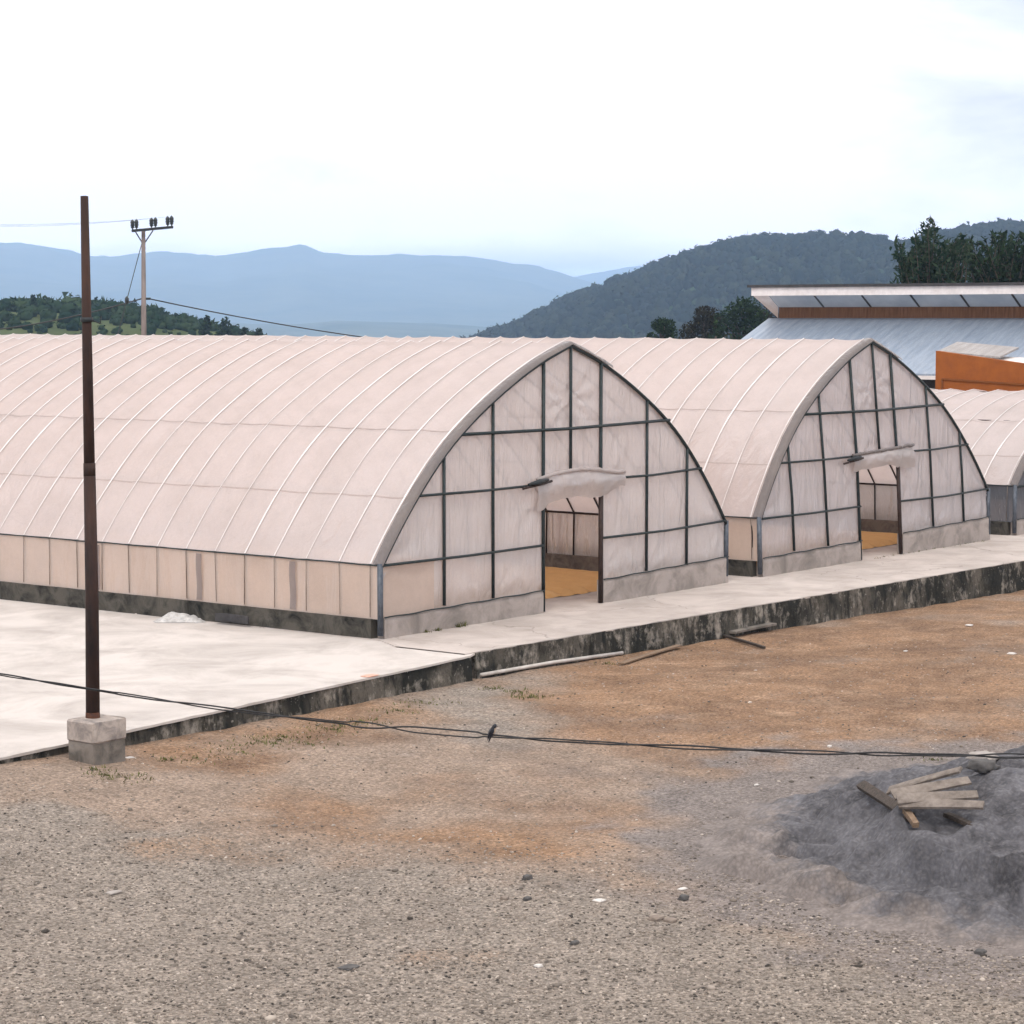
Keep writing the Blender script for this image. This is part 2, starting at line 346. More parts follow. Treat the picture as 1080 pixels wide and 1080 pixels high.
# ------------------------------------------------------------------ ground
FX = np.array([-40, -10.2, -8.6, -7.6, -4, 0, 8, 16, 40]); FZ = np.array([-.05, -.06, -.13, -.20, -.30, -.38, -.47, -.57, -.6])
def edge_y(x): return np.where(x < -.25, -2.09+.0905*(x+.38), -1.99-.034*(x+.12))
PILE_C = (22.3, 5.3)
def pile_h(dep, lat):
    a = (dep-PILE_C[0])/(3.2 if dep < PILE_C[0] else 3.8); b = (lat-PILE_C[1])/2.6
    r2 = a*a+b*b
    return .95*math.exp(-1.9*r2) if r2 < 4 else 0.
def gz(x, y):
    zw = float(np.interp(x, FX, FZ)); t = smooth01((float(edge_y(x))-y)/5.0); r = math.hypot(x+10, y+8)
    base = zw*(1-t)+(-.36)*t
    if r > 90: base -= 26*smooth01((r-90)/260.)+30*smooth01((r-600)/2500.)
    if r < 60: base += .035*fbm(x*.35, y*.35, 3.)+.014*fbm(x*1.7, y*1.7, 8., 3)
    return base
def axis(lo, hi, st, far):
    a = list(np.arange(lo, hi+1e-6, st)); s = st; p = hi
    while p < far: s *= 1.27; p += s; a.append(p)
    s = st; p = lo; pre = []
    while p > -far: s *= 1.27; p -= s; pre.append(p)
    return np.array(pre[::-1]+a)
gxs = axis(-19, 20, .13, 13400); gys = axis(-20, -1.5, .13, 13400)
GX, GY = np.meshgrid(gxs, gys, indexing='ij')
GZ = np.vectorize(gz)(GX, GY)
V = np.stack([GX, GY, GZ], -1).reshape(-1, 3)
na, nb_ = GX.shape
I = np.arange(na*nb_).reshape(na, nb_)
Fq = np.stack([I[:-1, :-1], I[1:, :-1], I[1:, 1:], I[:-1, 1:]], -1).reshape(-1, 4)
def ell(px, py, z=-.36): p = on_z(px, py, z); return p
def blob(c, rd, rl, soft=.6):                          # soft-edged patch on the ground, axes along and across the view
    D = (V[:, :2]-c[:2])@FWH[:2]; L = (V[:, :2]-c[:2])@RT[:2]
    return np.clip((1.25-np.sqrt((D/rd)**2+(L/rl)**2))/soft, 0, 1)
near = (np.abs(V[:, 0]) < 60) & (np.abs(V[:, 1]) < 60)
wob = np.zeros(len(V)); wob2 = np.zeros(len(V))
idx = np.where(near)[0]
wob[idx] = [fbm(V[i, 0]*.5, V[i, 1]*.5, 20., 5) for i in idx]; wob2[idx] = [fbm(V[i, 0]*1.3, V[i, 1]*1.3, 40., 5) for i in idx]
och = np.maximum.reduce([blob(ell(860, 715), 9.5, 4.6), .8*blob(ell(1010, 650), 9, 6.), .55*blob(ell(430, 855), 2.8, 3.0, .9), .55*blob(ell(620, 870), 3.0, 2.8, .9), .5*blob(ell(700, 810), 3.5, 3., .9), .75*blob(ell(160, 815), 1.2, 2.2), .6*blob(ell(300, 770), 3, 3)])
och = np.clip(och*1.1+.55*wob+.3*wob2-.08, 0, 1)*near
gry = np.maximum(.95*blob(dl(22.3, 5.4), 3.9, 3.3, .8), .4*blob(ell(640, 800), 4, 2.5))
Lall = (V[:, :2]-CAM[:2])@RT[:2]; Dq = (V[:, :2]-CAM[:2])@FWH[:2]
pr2 = ((Dq-PILE_C[0])/np.where(Dq < PILE_C[0], 3.2, 3.8))**2+((Lall-PILE_C[1])/2.6)**2
gry = np.maximum(.5*gry, smooth01((3.3-pr2+.8*wob2)/1.3))
gry = np.clip(gry+.35*wob2*(gry > 0)*(pr2 > 2.5)-.02, 0, 1)*near
Dall = (V[:, :2]-CAM[:2])@FWH[:2]
gra = np.clip(smooth01((22.8-Dall+1.6*wob+ .45*((V[:, :2]-CAM[:2])@RT[:2]) * -1)/3.), 0, 1)
gra = np.maximum(gra*(1-.6*gry), .7*blob(ell(560, 745), 3.2, 1.8))
gcol = np.stack([och, gry, np.clip(gra+.5*wob2, 0, 1)], -1)
def ground_mat():
    t = NT('yard soil')
    a = t.n('ShaderNodeAttribute'); a.attribute_name = 'zones'; s = t.n('ShaderNodeSeparateColor'); t.l(a.outputs['Color'], s.inputs[0])
    big = t.noise(.55, 7, .62); med = t.noise(5, 7, .68); fine = t.noise(30, 4, .62); vf = t.noise(85, 2, .5)
    dirt = t.mix(med, (.30, .225, .172, 1), (.215, .158, .12, 1))
    och = t.mix(med, (.30, .18, .104, 1), (.20, .116, .068, 1)); och = t.mix(t.rng(big, .42, .62, 0, .7), och, (.13, .076, .047, 1)); och = t.mix(t.rng(t.noise(1.7, 7, .7), .5, .68, 0, .6), och, (.35, .235, .155, 1))
    gry = t.mix(med, (.215, .183, .166, 1), (.15, .127, .117, 1))
    grv = t.mix(t.vor(34, 'F1', 'Color'), (.13, .112, .095, 1), (.315, .262, .218, 1)); grv = t.mix(.5, grv, t.mix(fine, (.095, .082, .07, 1), (.37, .305, .252, 1)))
    def m(x, lo, hi): return t.rng(t.math('ADD', x, t.rng(fine, .3, .7, -.18, .18)), lo, hi)
    c = t.mix(m(s.outputs[2], .25, .75), dirt, grv)
    c = t.mix(m(s.outputs[0], .3, .85), c, och)
    c = t.mix(m(s.outputs[1], .15, .95), c, gry)
    c = t.mix(t.rng(fine, .5, .72, 0, .55), c, t.mix(.55, c, (.05, .042, .036, 1)))
    c = t.mix(t.rng(vf, .56, .74, 0, .55), c, (.47, .40, .345, 1))
    c = t.mix(t.rng(t.noise(9, 6, .75), .62, .7, 0, .45), c, (.09, .068, .052, 1))
    f1 = t.rng(fine, .34, .66, .62, 1.36); f2 = t.rng(t.noise(14, 6, .7), .35, .65, .8, 1.2); f3 = t.rng(t.noise(26, 3, .6), .35, .65, .74, 1.26); f4 = t.rng(t.noise(1.9, 6, .65), .35, .65, .86, 1.12)
    k_ = t.math('MULTIPLY', t.math('MULTIPLY', f1, f2), t.math('MULTIPLY', f3, f4)); cm = t.n('ShaderNodeCombineColor')
    for q_ in range(3): t.l(k_, cm.inputs[q_])
    c = t.mix(1., c, cm.outputs[0], 'MULTIPLY')
    n = t.bump(fine, .9, .03); n = t.bump(t.vor(30), .5, .02, n); n = t.bump(vf, .5, .008, n)
    return t.done(t.pbr(c, .97, normal=n, spec=.12))
M['ground'] = ground_mat()
g = np_mesh('ground', V, Fq, M['ground'], gcol, True, attr='zones'); tag(g, kind='structure')

# ------------------------------------------------------------------ raised concrete floor and its retaining walls
def slab(name, xs, ya, yb, z, mat, jit=.018, yb2=None):
    P = []
    top = MB()
    n = len(xs)
    f0 = [(x, float(ya(x))+random.uniform(-jit, jit)*.6) for x in xs]
    A = [[(x, y, z-.03+0*x) for x, y in f0], [(x, y, z+random.uniform(-.004, .004)) for x, y in f0], [(x, yb2(x) if yb2 else yb, z) for x, _ in f0], [(x, yb2(x) if yb2 else yb, z-.03) for x, _ in f0]]
    top.grid(A); o = top.build(name, mat, smooth='auto'); return tag(o, kind='structure')
xl = np.arange(-34, -.44, .18); xr = np.arange(-.44, 42, .18)
slab('drying_floor', list(xl)+[-.44, -.2, .05], edge_y, 40, -.012, M['floor'])
def ey2(x): return np.where(x < -.25, -2.09+.0905*(x+.38)+.005, -1.99-.034*(x+.12))
slab('walkway', list(xr), lambda x: -1.99-.034*(x+.12), 40, 0., M['slab'], yb2=lambda x: -.05+1.7*(x+.05) if x < .05 else 40)
def retaining(x0, x1, ztop, label, dz=-.9, off=.025):
    m = MB(); xs = np.arange(x0, x1+.01, .14); zs = np.linspace(0, 1, 9); P = []
    for zf in zs:
        row = []
        for x in xs:
            z = ztop-.012 + (dz-ztop)*zf**1.2
            y = float(edge_y(min(x, -.26) if x1 <= 0 else max(x, -.2))) + off - .0 + .02*fbm(x*2.2, z*3, 5.) - .05*zf
            row.append((x, y, z+(.012*fbm(x*4, 0, 2.) if zf == 0 else 0)))
        P.append(row)
    m.grid(P)
    back = [[(x, float(edge_y(x))+.3, ztop-.04) for x in xs], [(x, float(edge_y(x))+.3, dz) for x in xs]]
    m.grid([P[0], back[0]]); m.grid([[P[j][0] for j in range(9)], [(x0, P[0][0][1]+.3, P[j][0][2]) for j in range(9)]]); m.grid([[P[j][-1] for j in range(9)], [(xs[-1], P[0][-1][1]+.3, P[j][-1][2]) for j in range(9)]])
    o = m.build('retaining_wall', M['retain'], smooth=True); return tag(o, label, 'wall')
retaining(-34, -.27, -.012, 'low dark weathered concrete wall edging the wide pale drying floor by the rusty pole')
retaining(-.21, 41.8, 0., 'taller streaked concrete wall edging the walkway in front of the greenhouse doors', off=-.012)

# ------------------------------------------------------------------ greenhouses
def arch_pts(W_, H, eave, flat=False):
    d = np.array([0, .34, .8, 1.4, 2.0, 2.57, 3.1, 3.87, 4.73])/4.73*W_/2
    z = np.array([1.09, 1.54, 2.05, 2.63, 3.07, 3.40, 3.68, 4.03, 4.305])
    if flat: z = np.array([1.09, 1.46, 1.80, 2.12, 2.38, 2.58, 2.72, 2.87, 2.95])
    z = eave + (z-1.09)/(z[-1]-1.09)*(H-eave)
    # smooth resample by arc length
    s = np.r_[0, np.cumsum(np.hypot(np.diff(d), np.diff(z)))]
    q = np.linspace(0, s[-1], 25); dd = np.interp(q, s, d); zz = np.interp(q, s, z)
    for _ in range(3): dd[1:-1] = (dd[:-2]+2*dd[1:-1]+dd[2:])/4; zz[1:-1] = (zz[:-2]+2*zz[1:-1]+zz[2:])/4
    L = np.stack([dd, zz], -1); Rr = np.stack([W_-dd[::-1], zz[::-1]], -1)
    return np.vstack([L, Rr[1:]])
def greenhouse(label, X0, W_, H, eave, posts, bars, door, L, side_mat, gmat, curbs, lean=0., ribs=None, flat=False, sag=.030, awn=0, tan=True, seed=1):
    rnd = random.Random(seed)
    root = empty('greenhouse', (X0, 0, 0)); tag(root, label, 'greenhouse', 'plastic tunnel greenhouses')
    def fn(p): return (p[0]-lean*max(0., p[2]-.8), p[1], p[2])
    A = arch_pts(W_, H, eave, flat); half = len(A)//2
    def zar(x): return float(np.interp(x, A[:, 0], A[:, 1]))
    def xar(z): return float(np.interp(z, A[:half+1, 1], A[:half+1, 0]))
    T = np.gradient(A, axis=0); T /= np.linalg.norm(T, axis=1)[:, None]; N = np.stack([-T[:, 1], T[:, 0]], -1)   # outward
    N[half] = (0, 1)
    ry = [.13]
    while ry[-1] < L-.3: ry.append(ry[-1]+.64+rnd.uniform(-.035, .035))
    # --- roof sheet drawn tight over each arch and slack between
    ys = []; sg = []
    st = [0.0]+ry+[L]
    for a, b in zip(st[:-1], st[1:]):
        k = 8 if b-a > .3 else 2; am = sag*rnd.uniform(.45, 1.25); sk = rnd.uniform(.7, 1.3)
        for i in range(k): t = (i/k)**sk; ys.append(a+(b-a)*i/k); sg.append(am*4*t*(1-t))
    ys.append(L); sg.append(0.)
    P = np.zeros((len(ys), len(A), 3))
    for j in range(len(A)):
        u = j/(len(A)-1); wgt = .25+.75*math.sin(math.pi*u)**.6
        for i, y in enumerate(ys):
            jit = .012*fbm(y*1.6+seed*9, u*9, 3., 3)
            d = .028 - sg[i]*wgt*(.75+.5*mnoise.noise(Vector((y*.9, u*5, seed*3.))))+jit*(sg[i] > 0)
            P[i, j] = (A[j, 0]+N[j, 0]*d, y, A[j, 1]+N[j, 1]*d)
    rf = MB().grid(P).build('roof_film', M['roof_film'], root, True, fn)
    bm_ = MB()
    for y in ry:                                        # doubled strip of film over each arch
        w2 = rnd.uniform(.008, .017); u0 = 0; u1 = len(A)-1
        r1 = [(A[j, 0]+N[j, 0]*.036, y-w2+.004*math.sin(j*.9+y), A[j, 1]+N[j, 1]*.036) for j in range(u0, u1+1)]
        r2 = [(A[j, 0]+N[j, 0]*.036, y+w2+.004*math.sin(j*1.3+y), A[j, 1]+N[j, 1]*.036) for j in range(u0, u1+1)]
        rm = [(A[j, 0]+N[j, 0]*.044, y, A[j, 1]+N[j, 1]*.044) for j in range(u0, u1+1)]
        bm_.grid([r1, rm, r2])
    bm_.build('film_strip', M['band_film'], rf, True, fn)
    for zb in bars[1:]:
        for sd in (0, 1):
            j = int(np.argmin(np.abs(A[:half, 1]-zb))); j = j if sd == 0 else len(A)-1-j; nx, nz = N[j]; tx, tz = T[j]
            q = [[(P[i, j, 0]+nx*.006+tx*(o_+.004*math.sin(ys[i]*2.1)), ys[i], P[i, j, 2]+nz*.006+tz*(o_+.004*math.sin(ys[i]*2.1))) for i in range(len(ys))] for o_ in (-.011, .011)]
            MB().grid(q).build('film_seam', M['seam_film'], rf, True, fn)
    # --- arches inside
    for y in ry:
        pts = [(x_, y, .25) for x_ in (0.02,)]+[(A[j, 0]-N[j, 0]*.004, y, A[j, 1]-N[j, 1]*.004) for j in range(0, len(A), 2)]+[(W_-.02, y, .25)]
        MB().tube(pts, .017, 6).build('arch_rib', M['frame_inner'], root, True, fn)
    for xx in (.03, W_-.03): MB().tube([(xx, .05, eave), (xx, L-.05, eave)], .022, 6).build('eave_rail', M['frame_inner'], root, True, fn)
    for zb in bars[1:]:
        for xx in (xar(zb)+.04, W_-xar(zb)-.04): MB().tube([(xx, .05, zb), (xx, L-.05, zb)], .013, 6).build('purlin', M['frame_inner'], root, True, fn)
    MB().tube([(W_/2, .05, H-.03), (W_/2, L-.05, H-.03)], .018, 6).build('ridge_pole', M['frame_inner'], root, True, fn)
    # --- side skirts
    bz = .30
    for sd in (0, 1):
        q = []
        for k in range(7):
            z = eave+.01-(eave-bz+.02)*k/6; row = []
            for i, y in enumerate(ys):
                d = .02 - sg[i]*.45*math.sin(math.pi*(k+.4)/7) + .012*fbm(y*2.5, z*1.5, seed+sd*7., 3)
                row.append((-d if sd == 0 else W_+d, y, z))
            q.append(row)
        sk = MB().grid(q).build('side_skirt', side_mat if sd == 0 or flat else M['gable_film'], root, True, fn)
        xo_ = (lambda v: -v if sd == 0 else W_+v)
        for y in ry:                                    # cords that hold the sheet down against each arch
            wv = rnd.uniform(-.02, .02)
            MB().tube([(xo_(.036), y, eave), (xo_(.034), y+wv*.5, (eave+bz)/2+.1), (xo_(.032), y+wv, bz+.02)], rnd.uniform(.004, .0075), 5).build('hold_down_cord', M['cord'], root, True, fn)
        if not flat:
            for yp, wp in ((1.62, .13), (3.62, .12), (5.95, .16), (8.6, .12), (11.2, .15)):  # added strips stand in for dark things inside showing through the skirt
                MB().grid([[(xo_(.036), yp+wp*i_/4+.01*math.sin(z*9), z) for i_ in range(5)] for z in np.linspace(bz+.02, eave-.04, 8)]).build('show_through_strip', M['show_through_film'] if sd == 0 else M['gable_film'], sk, True, fn)
        e = MB()
        for zz in (eave+.005,): e.tube([((-.035 if sd == 0 else W_+.035), y, zz+.008*fbm(y*1.5, 4., seed)) for y in np.arange(0, L, .32)], .011, 5)
        e.build('skirt_hem', M['frame'], sk, True, fn)
        m = MB(); xs_ = (-.06, .10) if sd == 0 else (W_-.10, W_+.06)
        yy = np.arange(.10, L, .25); 
        xo = xs_[0] if sd == 0 else xs_[1]; xi = xs_[1] if sd == 0 else xs_[0]; s_ = -1 if sd == 0 else 1
        m.grid([[(xo+s_*.015*fbm(y*2, z, 9.), y, z) for y in yy] for z in (-.25, .0, .1, .2, bz-.01)]+[[(xi, y, bz-.005) for y in yy], [(xi, y, -.05) for y in yy]])
        m.raw([(xo, .10, -.25), (xi, .10, -.25), (xi, .10, bz-.005), (xo, .10, bz-.01)], [(0, 1, 2, 3)])
        m.build('side_base_wall', M['mossy' if sd == 0 or flat else 'block_low'], root, 'auto', fn)
        cx = .0 if sd == 0 else W_
        MB().tube([(cx, -.035, .12 if sd else .05), (cx, -.035, eave+.03)], .045, 10).build('corner_post', M['corner'], root, True, fn)
    # --- front gable
    d0, d1, dz = door
    zc0, zc1 = curbs
    def pucker(x, z):
        v = .010*fbm(x*1.4, z*1.4, seed*5.+1, 4)
        for (cx, cz, ph) in ((d0, zc0, 0), (d1, zc1, 1), (d0, dz, 2), (d1, dz, 3), (0, eave, 4), (W_, eave, 5), (posts[1], zc0, 6), (posts[-2], zc1, 7), (W_/2, H-.9, 8)):
            dx, dzz = x-cx, z-cz; r = math.hypot(dx, dzz)
            v += .026*math.exp(-r/.65)*math.sin(math.atan2(dzz, dx)*11+ph)*min(1, r*8)
        return v
    gm = MB()
    def patch(xa, xb, lo):
        xs_ = np.linspace(xa, xb, max(6, int((xb-xa)/.075))); q = []
        for x in xs_:
            za = lo(x); zb = zar(x)-.015; row = []
            for k in range(44):
                z = za+(zb-za)*k/43; row.append((x, -.012+pucker(x, z), z))
            q.append(row)
        gm.grid(q)
    patch(.01, d0, lambda x: zc0-.03+.012*math.sin(x*5)); patch(d0, d1, lambda x: dz); patch(d1, W_-.01, lambda x: zc1-.02+.012*math.sin(x*4))
    gf = gm.build('gable_film', gmat, root, True, fn)
    if tan:
        q = [[(x, -.024+pucker(x, z)*.8, z) for z in np.linspace(zc0-.02, eave-.02, 12)] for x in np.linspace(.05, posts[0]-.22, 14)]
        MB().grid(q).build('lower_panel', M['tan_film'], gf, True, fn)
    for i, x in enumerate(posts):
        top = zar(x)-.02; wob_ = rnd.uniform(-.008, .008)
        if i in (2, 4): bot = .02
        elif i == 3: bot = dz+.02
        else: bot = (zc0 if x < d0 else zc1)+.03
        r = .026 if i not in (2, 4) else .03
        if i == 4: MB().tube([(x, -.05, .01), (x, -.05, dz)], .042, 8).build('door_post', M['frame_inner'], root, True, fn)
        MB().tube([(x, -.045, max(bot, .02)), (x+wob_, -.045, (bot+top)/2), (x, -.045, top)], r, 8).build('gable_post', M['frame'], root, True, fn)
    for k, zb in enumerate(bars):
        xa = xar(zb)+.02 if zb > eave+.05 else .04; xb_ = W_-xa
        segs = [(xa, xb_)] if zb > dz+.3 else [(xa, d0), (d1, xb_)]
        for (a, b) in segs:
            MB().tube([(a, -.055, zb), ((a+b)/2, -.06, zb-.012), (b, -.055, zb+(.03 if a > 1 else 0))], .021 if k < 2 else .026, 8).build('gable_bar', M['frame'], root, True, fn)
    for sg_ in (-1, 1):
        MB().tube([(W_/2+sg_*.72, .03, bars[2]+.55), (W_/2+sg_*.06, .03, bars[2]+.06)], .008, 6).build('gable_brace', M['frame'], root, True, fn)
    MB().tube([(A[j, 0]-N[j, 0]*.03, -.045, A[j, 1]-N[j, 1]*.03) for j in range(len(A))], .03, 8).build('arch_frame', M['frame'], root, True, fn)
    wr = MB(); rows = []
    for o_, yy in ((.040, .085), (.048, .03), (.050, -.015), (.042, -.06), (-.004, -.088)):
        rows.append([(A[j, 0]+N[j, 0]*(o_+.008*fbm(j*.8, o_*30, seed)), yy+.008*fbm(j*1.1, yy*20, seed+3), A[j, 1]+N[j, 1]*(o_+.008*fbm(j*.8, o_*30, seed))) for j in range(len(A) if not lean else len(A))])
    n_w = int(len(A)*.62); rows = [r[:n_w] for r in rows]
    wr.grid(rows).build('edge_wrap', M['wrap_film'], root, True, fn)
    # --- front curbs
    for (a, b, zt, zr) in ((.06, d0, zc0-.03, zc0+.02), (d1+.06, W_+.03, zc1-.02, zc1+.06)):
        m = MB(); xs_ = np.linspace(a, b, 30); tops = np.interp(xs_, [a, b], [zt, zr])
        F_ = [[(x, -.065+.006*fbm(x*3, z*5, 2.), (-.12 if k == 0 else tp*z)) for x, tp in zip(xs_, tops)] for k, z in enumerate((0, .0, .35, .7, .93))]
        F_ += [[(x, -.05, tp) for x, tp in zip(xs_, tops)], [(x, .07, tp) for x, tp in zip(xs_, tops)], [(x, .07, -.1) for x in xs_]]
        m.grid(F_)
        for x, tp in ((a, tops[0]), (b, tops[-1])): m.raw([(x, -.065, -.12), (x, .07, -.12), (x, .07, tp), (x, -.05, tp), (x, -.065, tp*.93)], [(0, 1, 2, 3, 4)])
        m.build('front_curb', M['curb'], root, 'auto', fn)
        MB().tube([(x, -.072, tp+.012+.006*math.sin(x*7)) for x, tp in zip(xs_, tops)], .012, 6).build('curb_batten', M['frame'], root, True, fn)
    # --- rolled-up door sheet over the doorway
    aw = empty('door_sheet'); aw.parent = root
    x0, x1 = d0-.22, d1+.62; q = []
    for i in range(34):
        u = i/33; x = x0+(x1-x0)*u; row = []
        zt = dz+.22+(.10*math.sin(math.pi*min(1, u*1.1)) if awn == 0 else .02+.10*u)
        drop = (zt-(dz-.13)+.03*math.sin(u*9+1)+.12*smooth01((.14-u)/.1)-.10*smooth01((u-.72)/.2)+.05*fbm(u*6, 2., seed)) if awn == 0 else (.30+.14*smooth01((u-.55)/.4)+.05*fbm(u*6, 2., seed))
        for k in range(12):
            v = k/11; bul = .11*math.sin(math.pi*min(1, v*.8+.08))*(.6+.4*math.sin(math.pi*u))
            row.append((x+.05*v*math.sin(u*7), -.06-bul*.75+.02*fbm(u*11, v*3, seed+2.), zt-drop*v**1.15+.012*fbm(u*14, v*5, seed+6.)))
        q.append(row)
    sh = MB().grid(q).build('hanging_sheet', M['sheet_film'], root, True, fn)
    bpy.data.objects.remove(aw)
    MB().tube([(r[0][0], r[0][1]-.02, r[0][2]+.015+.006*fbm(i*.7, 1., seed)) for i, r in enumerate(q)], [.03+.008*fbm(i*.9, 3., seed) for i in range(34)], 8).build('sheet_roll', M['sheet_film' if awn == 0 else 'wrap_film'], sh, True, fn)
    z_ = dz+.13
    MB().tube([(x0-.42, -.12, z_-.02), (x0+.1, -.13, z_+.03), (x0+.34, -.12, z_+.06)], .022, 6).build('roll_stick', M['frame_inner'], sh, True, fn)
    MB().tube([(x0-.30, -.14, z_+.04), (x0-.05, -.16, z_+.07), (x0+.22, -.14, z_+.09)], [.02, .045, .02], 6).build('roll_tie', M['dark_metal'], sh, True, fn)
    # --- far end
    bk = MB(); q = [[(x, L, .2+(zar(x)-.2)*k/5) for k in range(6)] for x in np.linspace(.02, W_-.02, 40)]
    bk.grid(q).build('rear_film', M['gable_film'], root, True, fn)
    return root
P1 = [1.48, 2.69, 4.0, 4.735, 5.58, 6.93, 8.17]
greenhouse('nearest and longest plastic tunnel greenhouse, its whole arched front with open doorway in view', 0, 9.465, 4.31, 1.09, P1, [1.09, 2.07, 2.95], (4.0, 5.58, 1.93), 30, M['tan_film'], M['gable_film'], (.33, .40), seed=1)
P2 = [1.19, 2.45, 3.72, 4.64, 5.34, 6.73, 8.09]
greenhouse('middle plastic tunnel greenhouse with leaning frame and wrinkled greyer front sheet', 10.63, 9.26, 4.29, 1.08, P2, [1.07, 2.06, 2.93], (3.72, 5.34, 1.83), 30, M['tan_film'], M['gable_film_grey'], (.36, .43), lean=.17, awn=1, tan=False, seed=2)
greenhouse('low round plastic tunnel greenhouse cut off by the right edge, dark skirt', 21.15, 9.3, 2.98, 1.08, P2, [1.06, 1.7, 2.4], (3.72, 5.34, 1.62), 30, M['grey_film'], M['grey_film'], (.36, .43), flat=True, awn=1, tan=False, seed=3, sag=.05)

# ochre grain spread to dry on the floors
def grain(label, xa, xb, ya, yb, sd):
    xs = np.arange(xa, xb+.01, .055); ys = np.arange(ya, yb, .16); q = []
    for x in xs:
        e = .9*min(1, (x-xa)/.25, (xb-x)/.25); 
        q.append([(x, y+.06*fbm(x*1.5, y*.4, sd), max(.004, e*min(1, (y-ya+.03)/.2)*(  .06+.055*math.sin(x*2*math.pi/.44+fbm(x*.3, y*.3, sd)*1.5)+.012*fbm(x*3, y*3, sd)))) for y in ys])
    o = MB().grid(q).build('drying_grain', M['grain']); tag(o, label, 'grain', 'grain drying in the greenhouses')
grain('raked ochre grain drying on the floor inside the nearest greenhouse', .3, 9.2, 1.0, 20, 1.)
grain('raked ochre grain drying on the floor inside the leaning middle greenhouse', 10.95, 19.6, 1.0, 16, 5.)

# ------------------------------------------------------------------ rusty pole on its concrete block
bc = on_z(99, 804, -.12)
pole = empty('pole', (bc[0]+.24, bc[1]+.22, -.12)); tag(pole, 'tall rusty dark steel pole standing in a pale concrete block at the floor edge', 'pole')
MB().box((-.23, -.21, -.15), (.24, .20, .20), 0, .008, .004).build('base_block', M['block_low'], pole, 'auto')
MB().box((-.24, -.22, .195), (.25, .21, .43), 0, .014, .006).build('block_cap', M['block_top'], pole, 'auto')
base = np.array(pole.location)
pb = at(98, 761, float((base-CAM)@FWH)); 
dp = float((base-CAM)@FWH)*math.cos(PITCH)+.42
tp_ = at(89, 207, dp); jt = at(94.3, 492, dp); bp = at(98, 765, dp)
def rel(p): return tuple(np.array(p)-base)
MB().tube([rel(bp), rel(bp+(jt-bp)*.5+np.array([.012, 0, 0])), rel(jt)], [.078, .074, .066], 12).build('lower_shaft', M['rust'], pole)
MB().tube([rel(jt+(tp_-jt)*-.03), rel(jt+(tp_-jt)*.4), rel(tp_)], [.062, .056, .044], 12).build('upper_shaft', M['rust'], pole)
MB().tube([rel(jt+(tp_-jt)*-.035), rel(jt+(tp_-jt)*.012)], .067, 12).build('joint_collar', M['rust'], pole)
MB().tube([rel(bp-np.array([0, 0, .02])), rel(bp+(jt-bp)*.05)], [.085, .079], 12).build('rusted_foot', M['rust_base'], pole)
bd = jt+(tp_-jt)*.535; bm2 = MB().tube([rel(bd), rel(bd+np.array([0, 0, .05]))], .07, 12)
bm2.tube([rel(bd+RT*.06+np.array([0, 0, .02])), rel(bd+RT*.15+np.array([0, 0, -.02])), rel(bd+RT*.16+np.array([0, 0, .06]))], .008, 5); bm2.build('wire_band', M['dark_metal'], pole)

# ------------------------------------------------------------------ power pole far behind, with lines
D_U = 102.
def ua(px, py, d=D_U): return at(px, py, d)
ub = ua(152.2, 470); ub[2] = gz(ub[0], ub[1])-.2; ut = ua(151.2, 241.5)
up = empty('utility_pole', ub); tag(up, 'slim utility pole with a crossarm of insulators standing beyond the nearest greenhouse', 'utility pole')
def ur(p): return tuple(np.array(p)-ub)
MB().tube([(0, 0, 0), tuple((np.array(ur(ut)))*.5), ur(ut)], [.15, .12, .085], 10).build('pole_shaft', M['weathered_pole'], up)
ca, cb = ua(139.5, 243.5), ua(182, 239.5, D_U-1.2)
mcr = MB(); dirc = (cb-ca)/np.linalg.norm(cb-ca); pz = np.array([0, 0, .055]); py_ = np.cross(dirc, [0, 0, 1])*.05
mcr.raw([ur(q+sa*pz+sb*py_) for q in (ca, cb) for sa in (-1, 1) for sb in (-1, 1)], [(0, 1, 3, 2), (4, 6, 7, 5), (0, 4, 5, 1), (2, 3, 7, 6), (0, 2, 6, 4), (1, 5, 7, 3)])
mcr.build('crossarm', M['dark_metal'], up, False)
for pxx in (142, 161.5): MB().tube([ur(ua(pxx, 243)), ur(ua(151.3, 258))], .03, 6).build('arm_brace', M['dark_metal'], up)
tops = []
for px0 in (141.9, 162, 179):
    for ddx in (-2.1, 2.1):
        t = (px0+ddx-139.5)/42.5; p = ca+(cb-ca)*t; s_ = [(0, .02), (.06, .03), (.10, .09), (.15, .06), (.20, .11), (.25, .07), (.30, .10), (.36, .085), (.42, .04), (.45, .02)]
        MB().tube([ur(p+np.array([0, 0, z+.04])) for z, _ in s_], [r for _, r in s_], 9).build('insulator', M['insulator'], up)
    tops.append(ca+(cb-ca)*((px0-139.5)/42.5)+np.array([0, 0, .45]))
lo = ua(152, 315)
MB().tube([ur(lo-RT*.12), ur(lo+RT*.28)], .05, 6).build('cable_clamp', M['dark_metal'], up)
def wire(name, pts, r, label, mat='cable', group=None, cat='wire', sag=0., n=24, parent=None):
    P_ = []
    if len(pts) == 2:
        a, b = np.array(pts[0]), np.array(pts[1])
        P_ = [a+(b-a)*k/n-np.array([0, 0, 4*sag*(k/n)*(1-k/n)]) for k in range(n+1)]
    else: P_ = pts
    o = MB().tube(P_, r, 5).build(name, M[mat], parent)
    if not parent: tag(o, label, cat, group)
    return o
wire('power_line', [lo+RT*.2, at(700, 372, 150)], .028, 'drooping bundled cable running right from the utility pole towards the wooded hill', sag=.9)
wire('power_line', [lo-RT*.1, at(-60, 352, 120)], .03, 'dark cable running left and down from the middle of the utility pole', sag=.3)
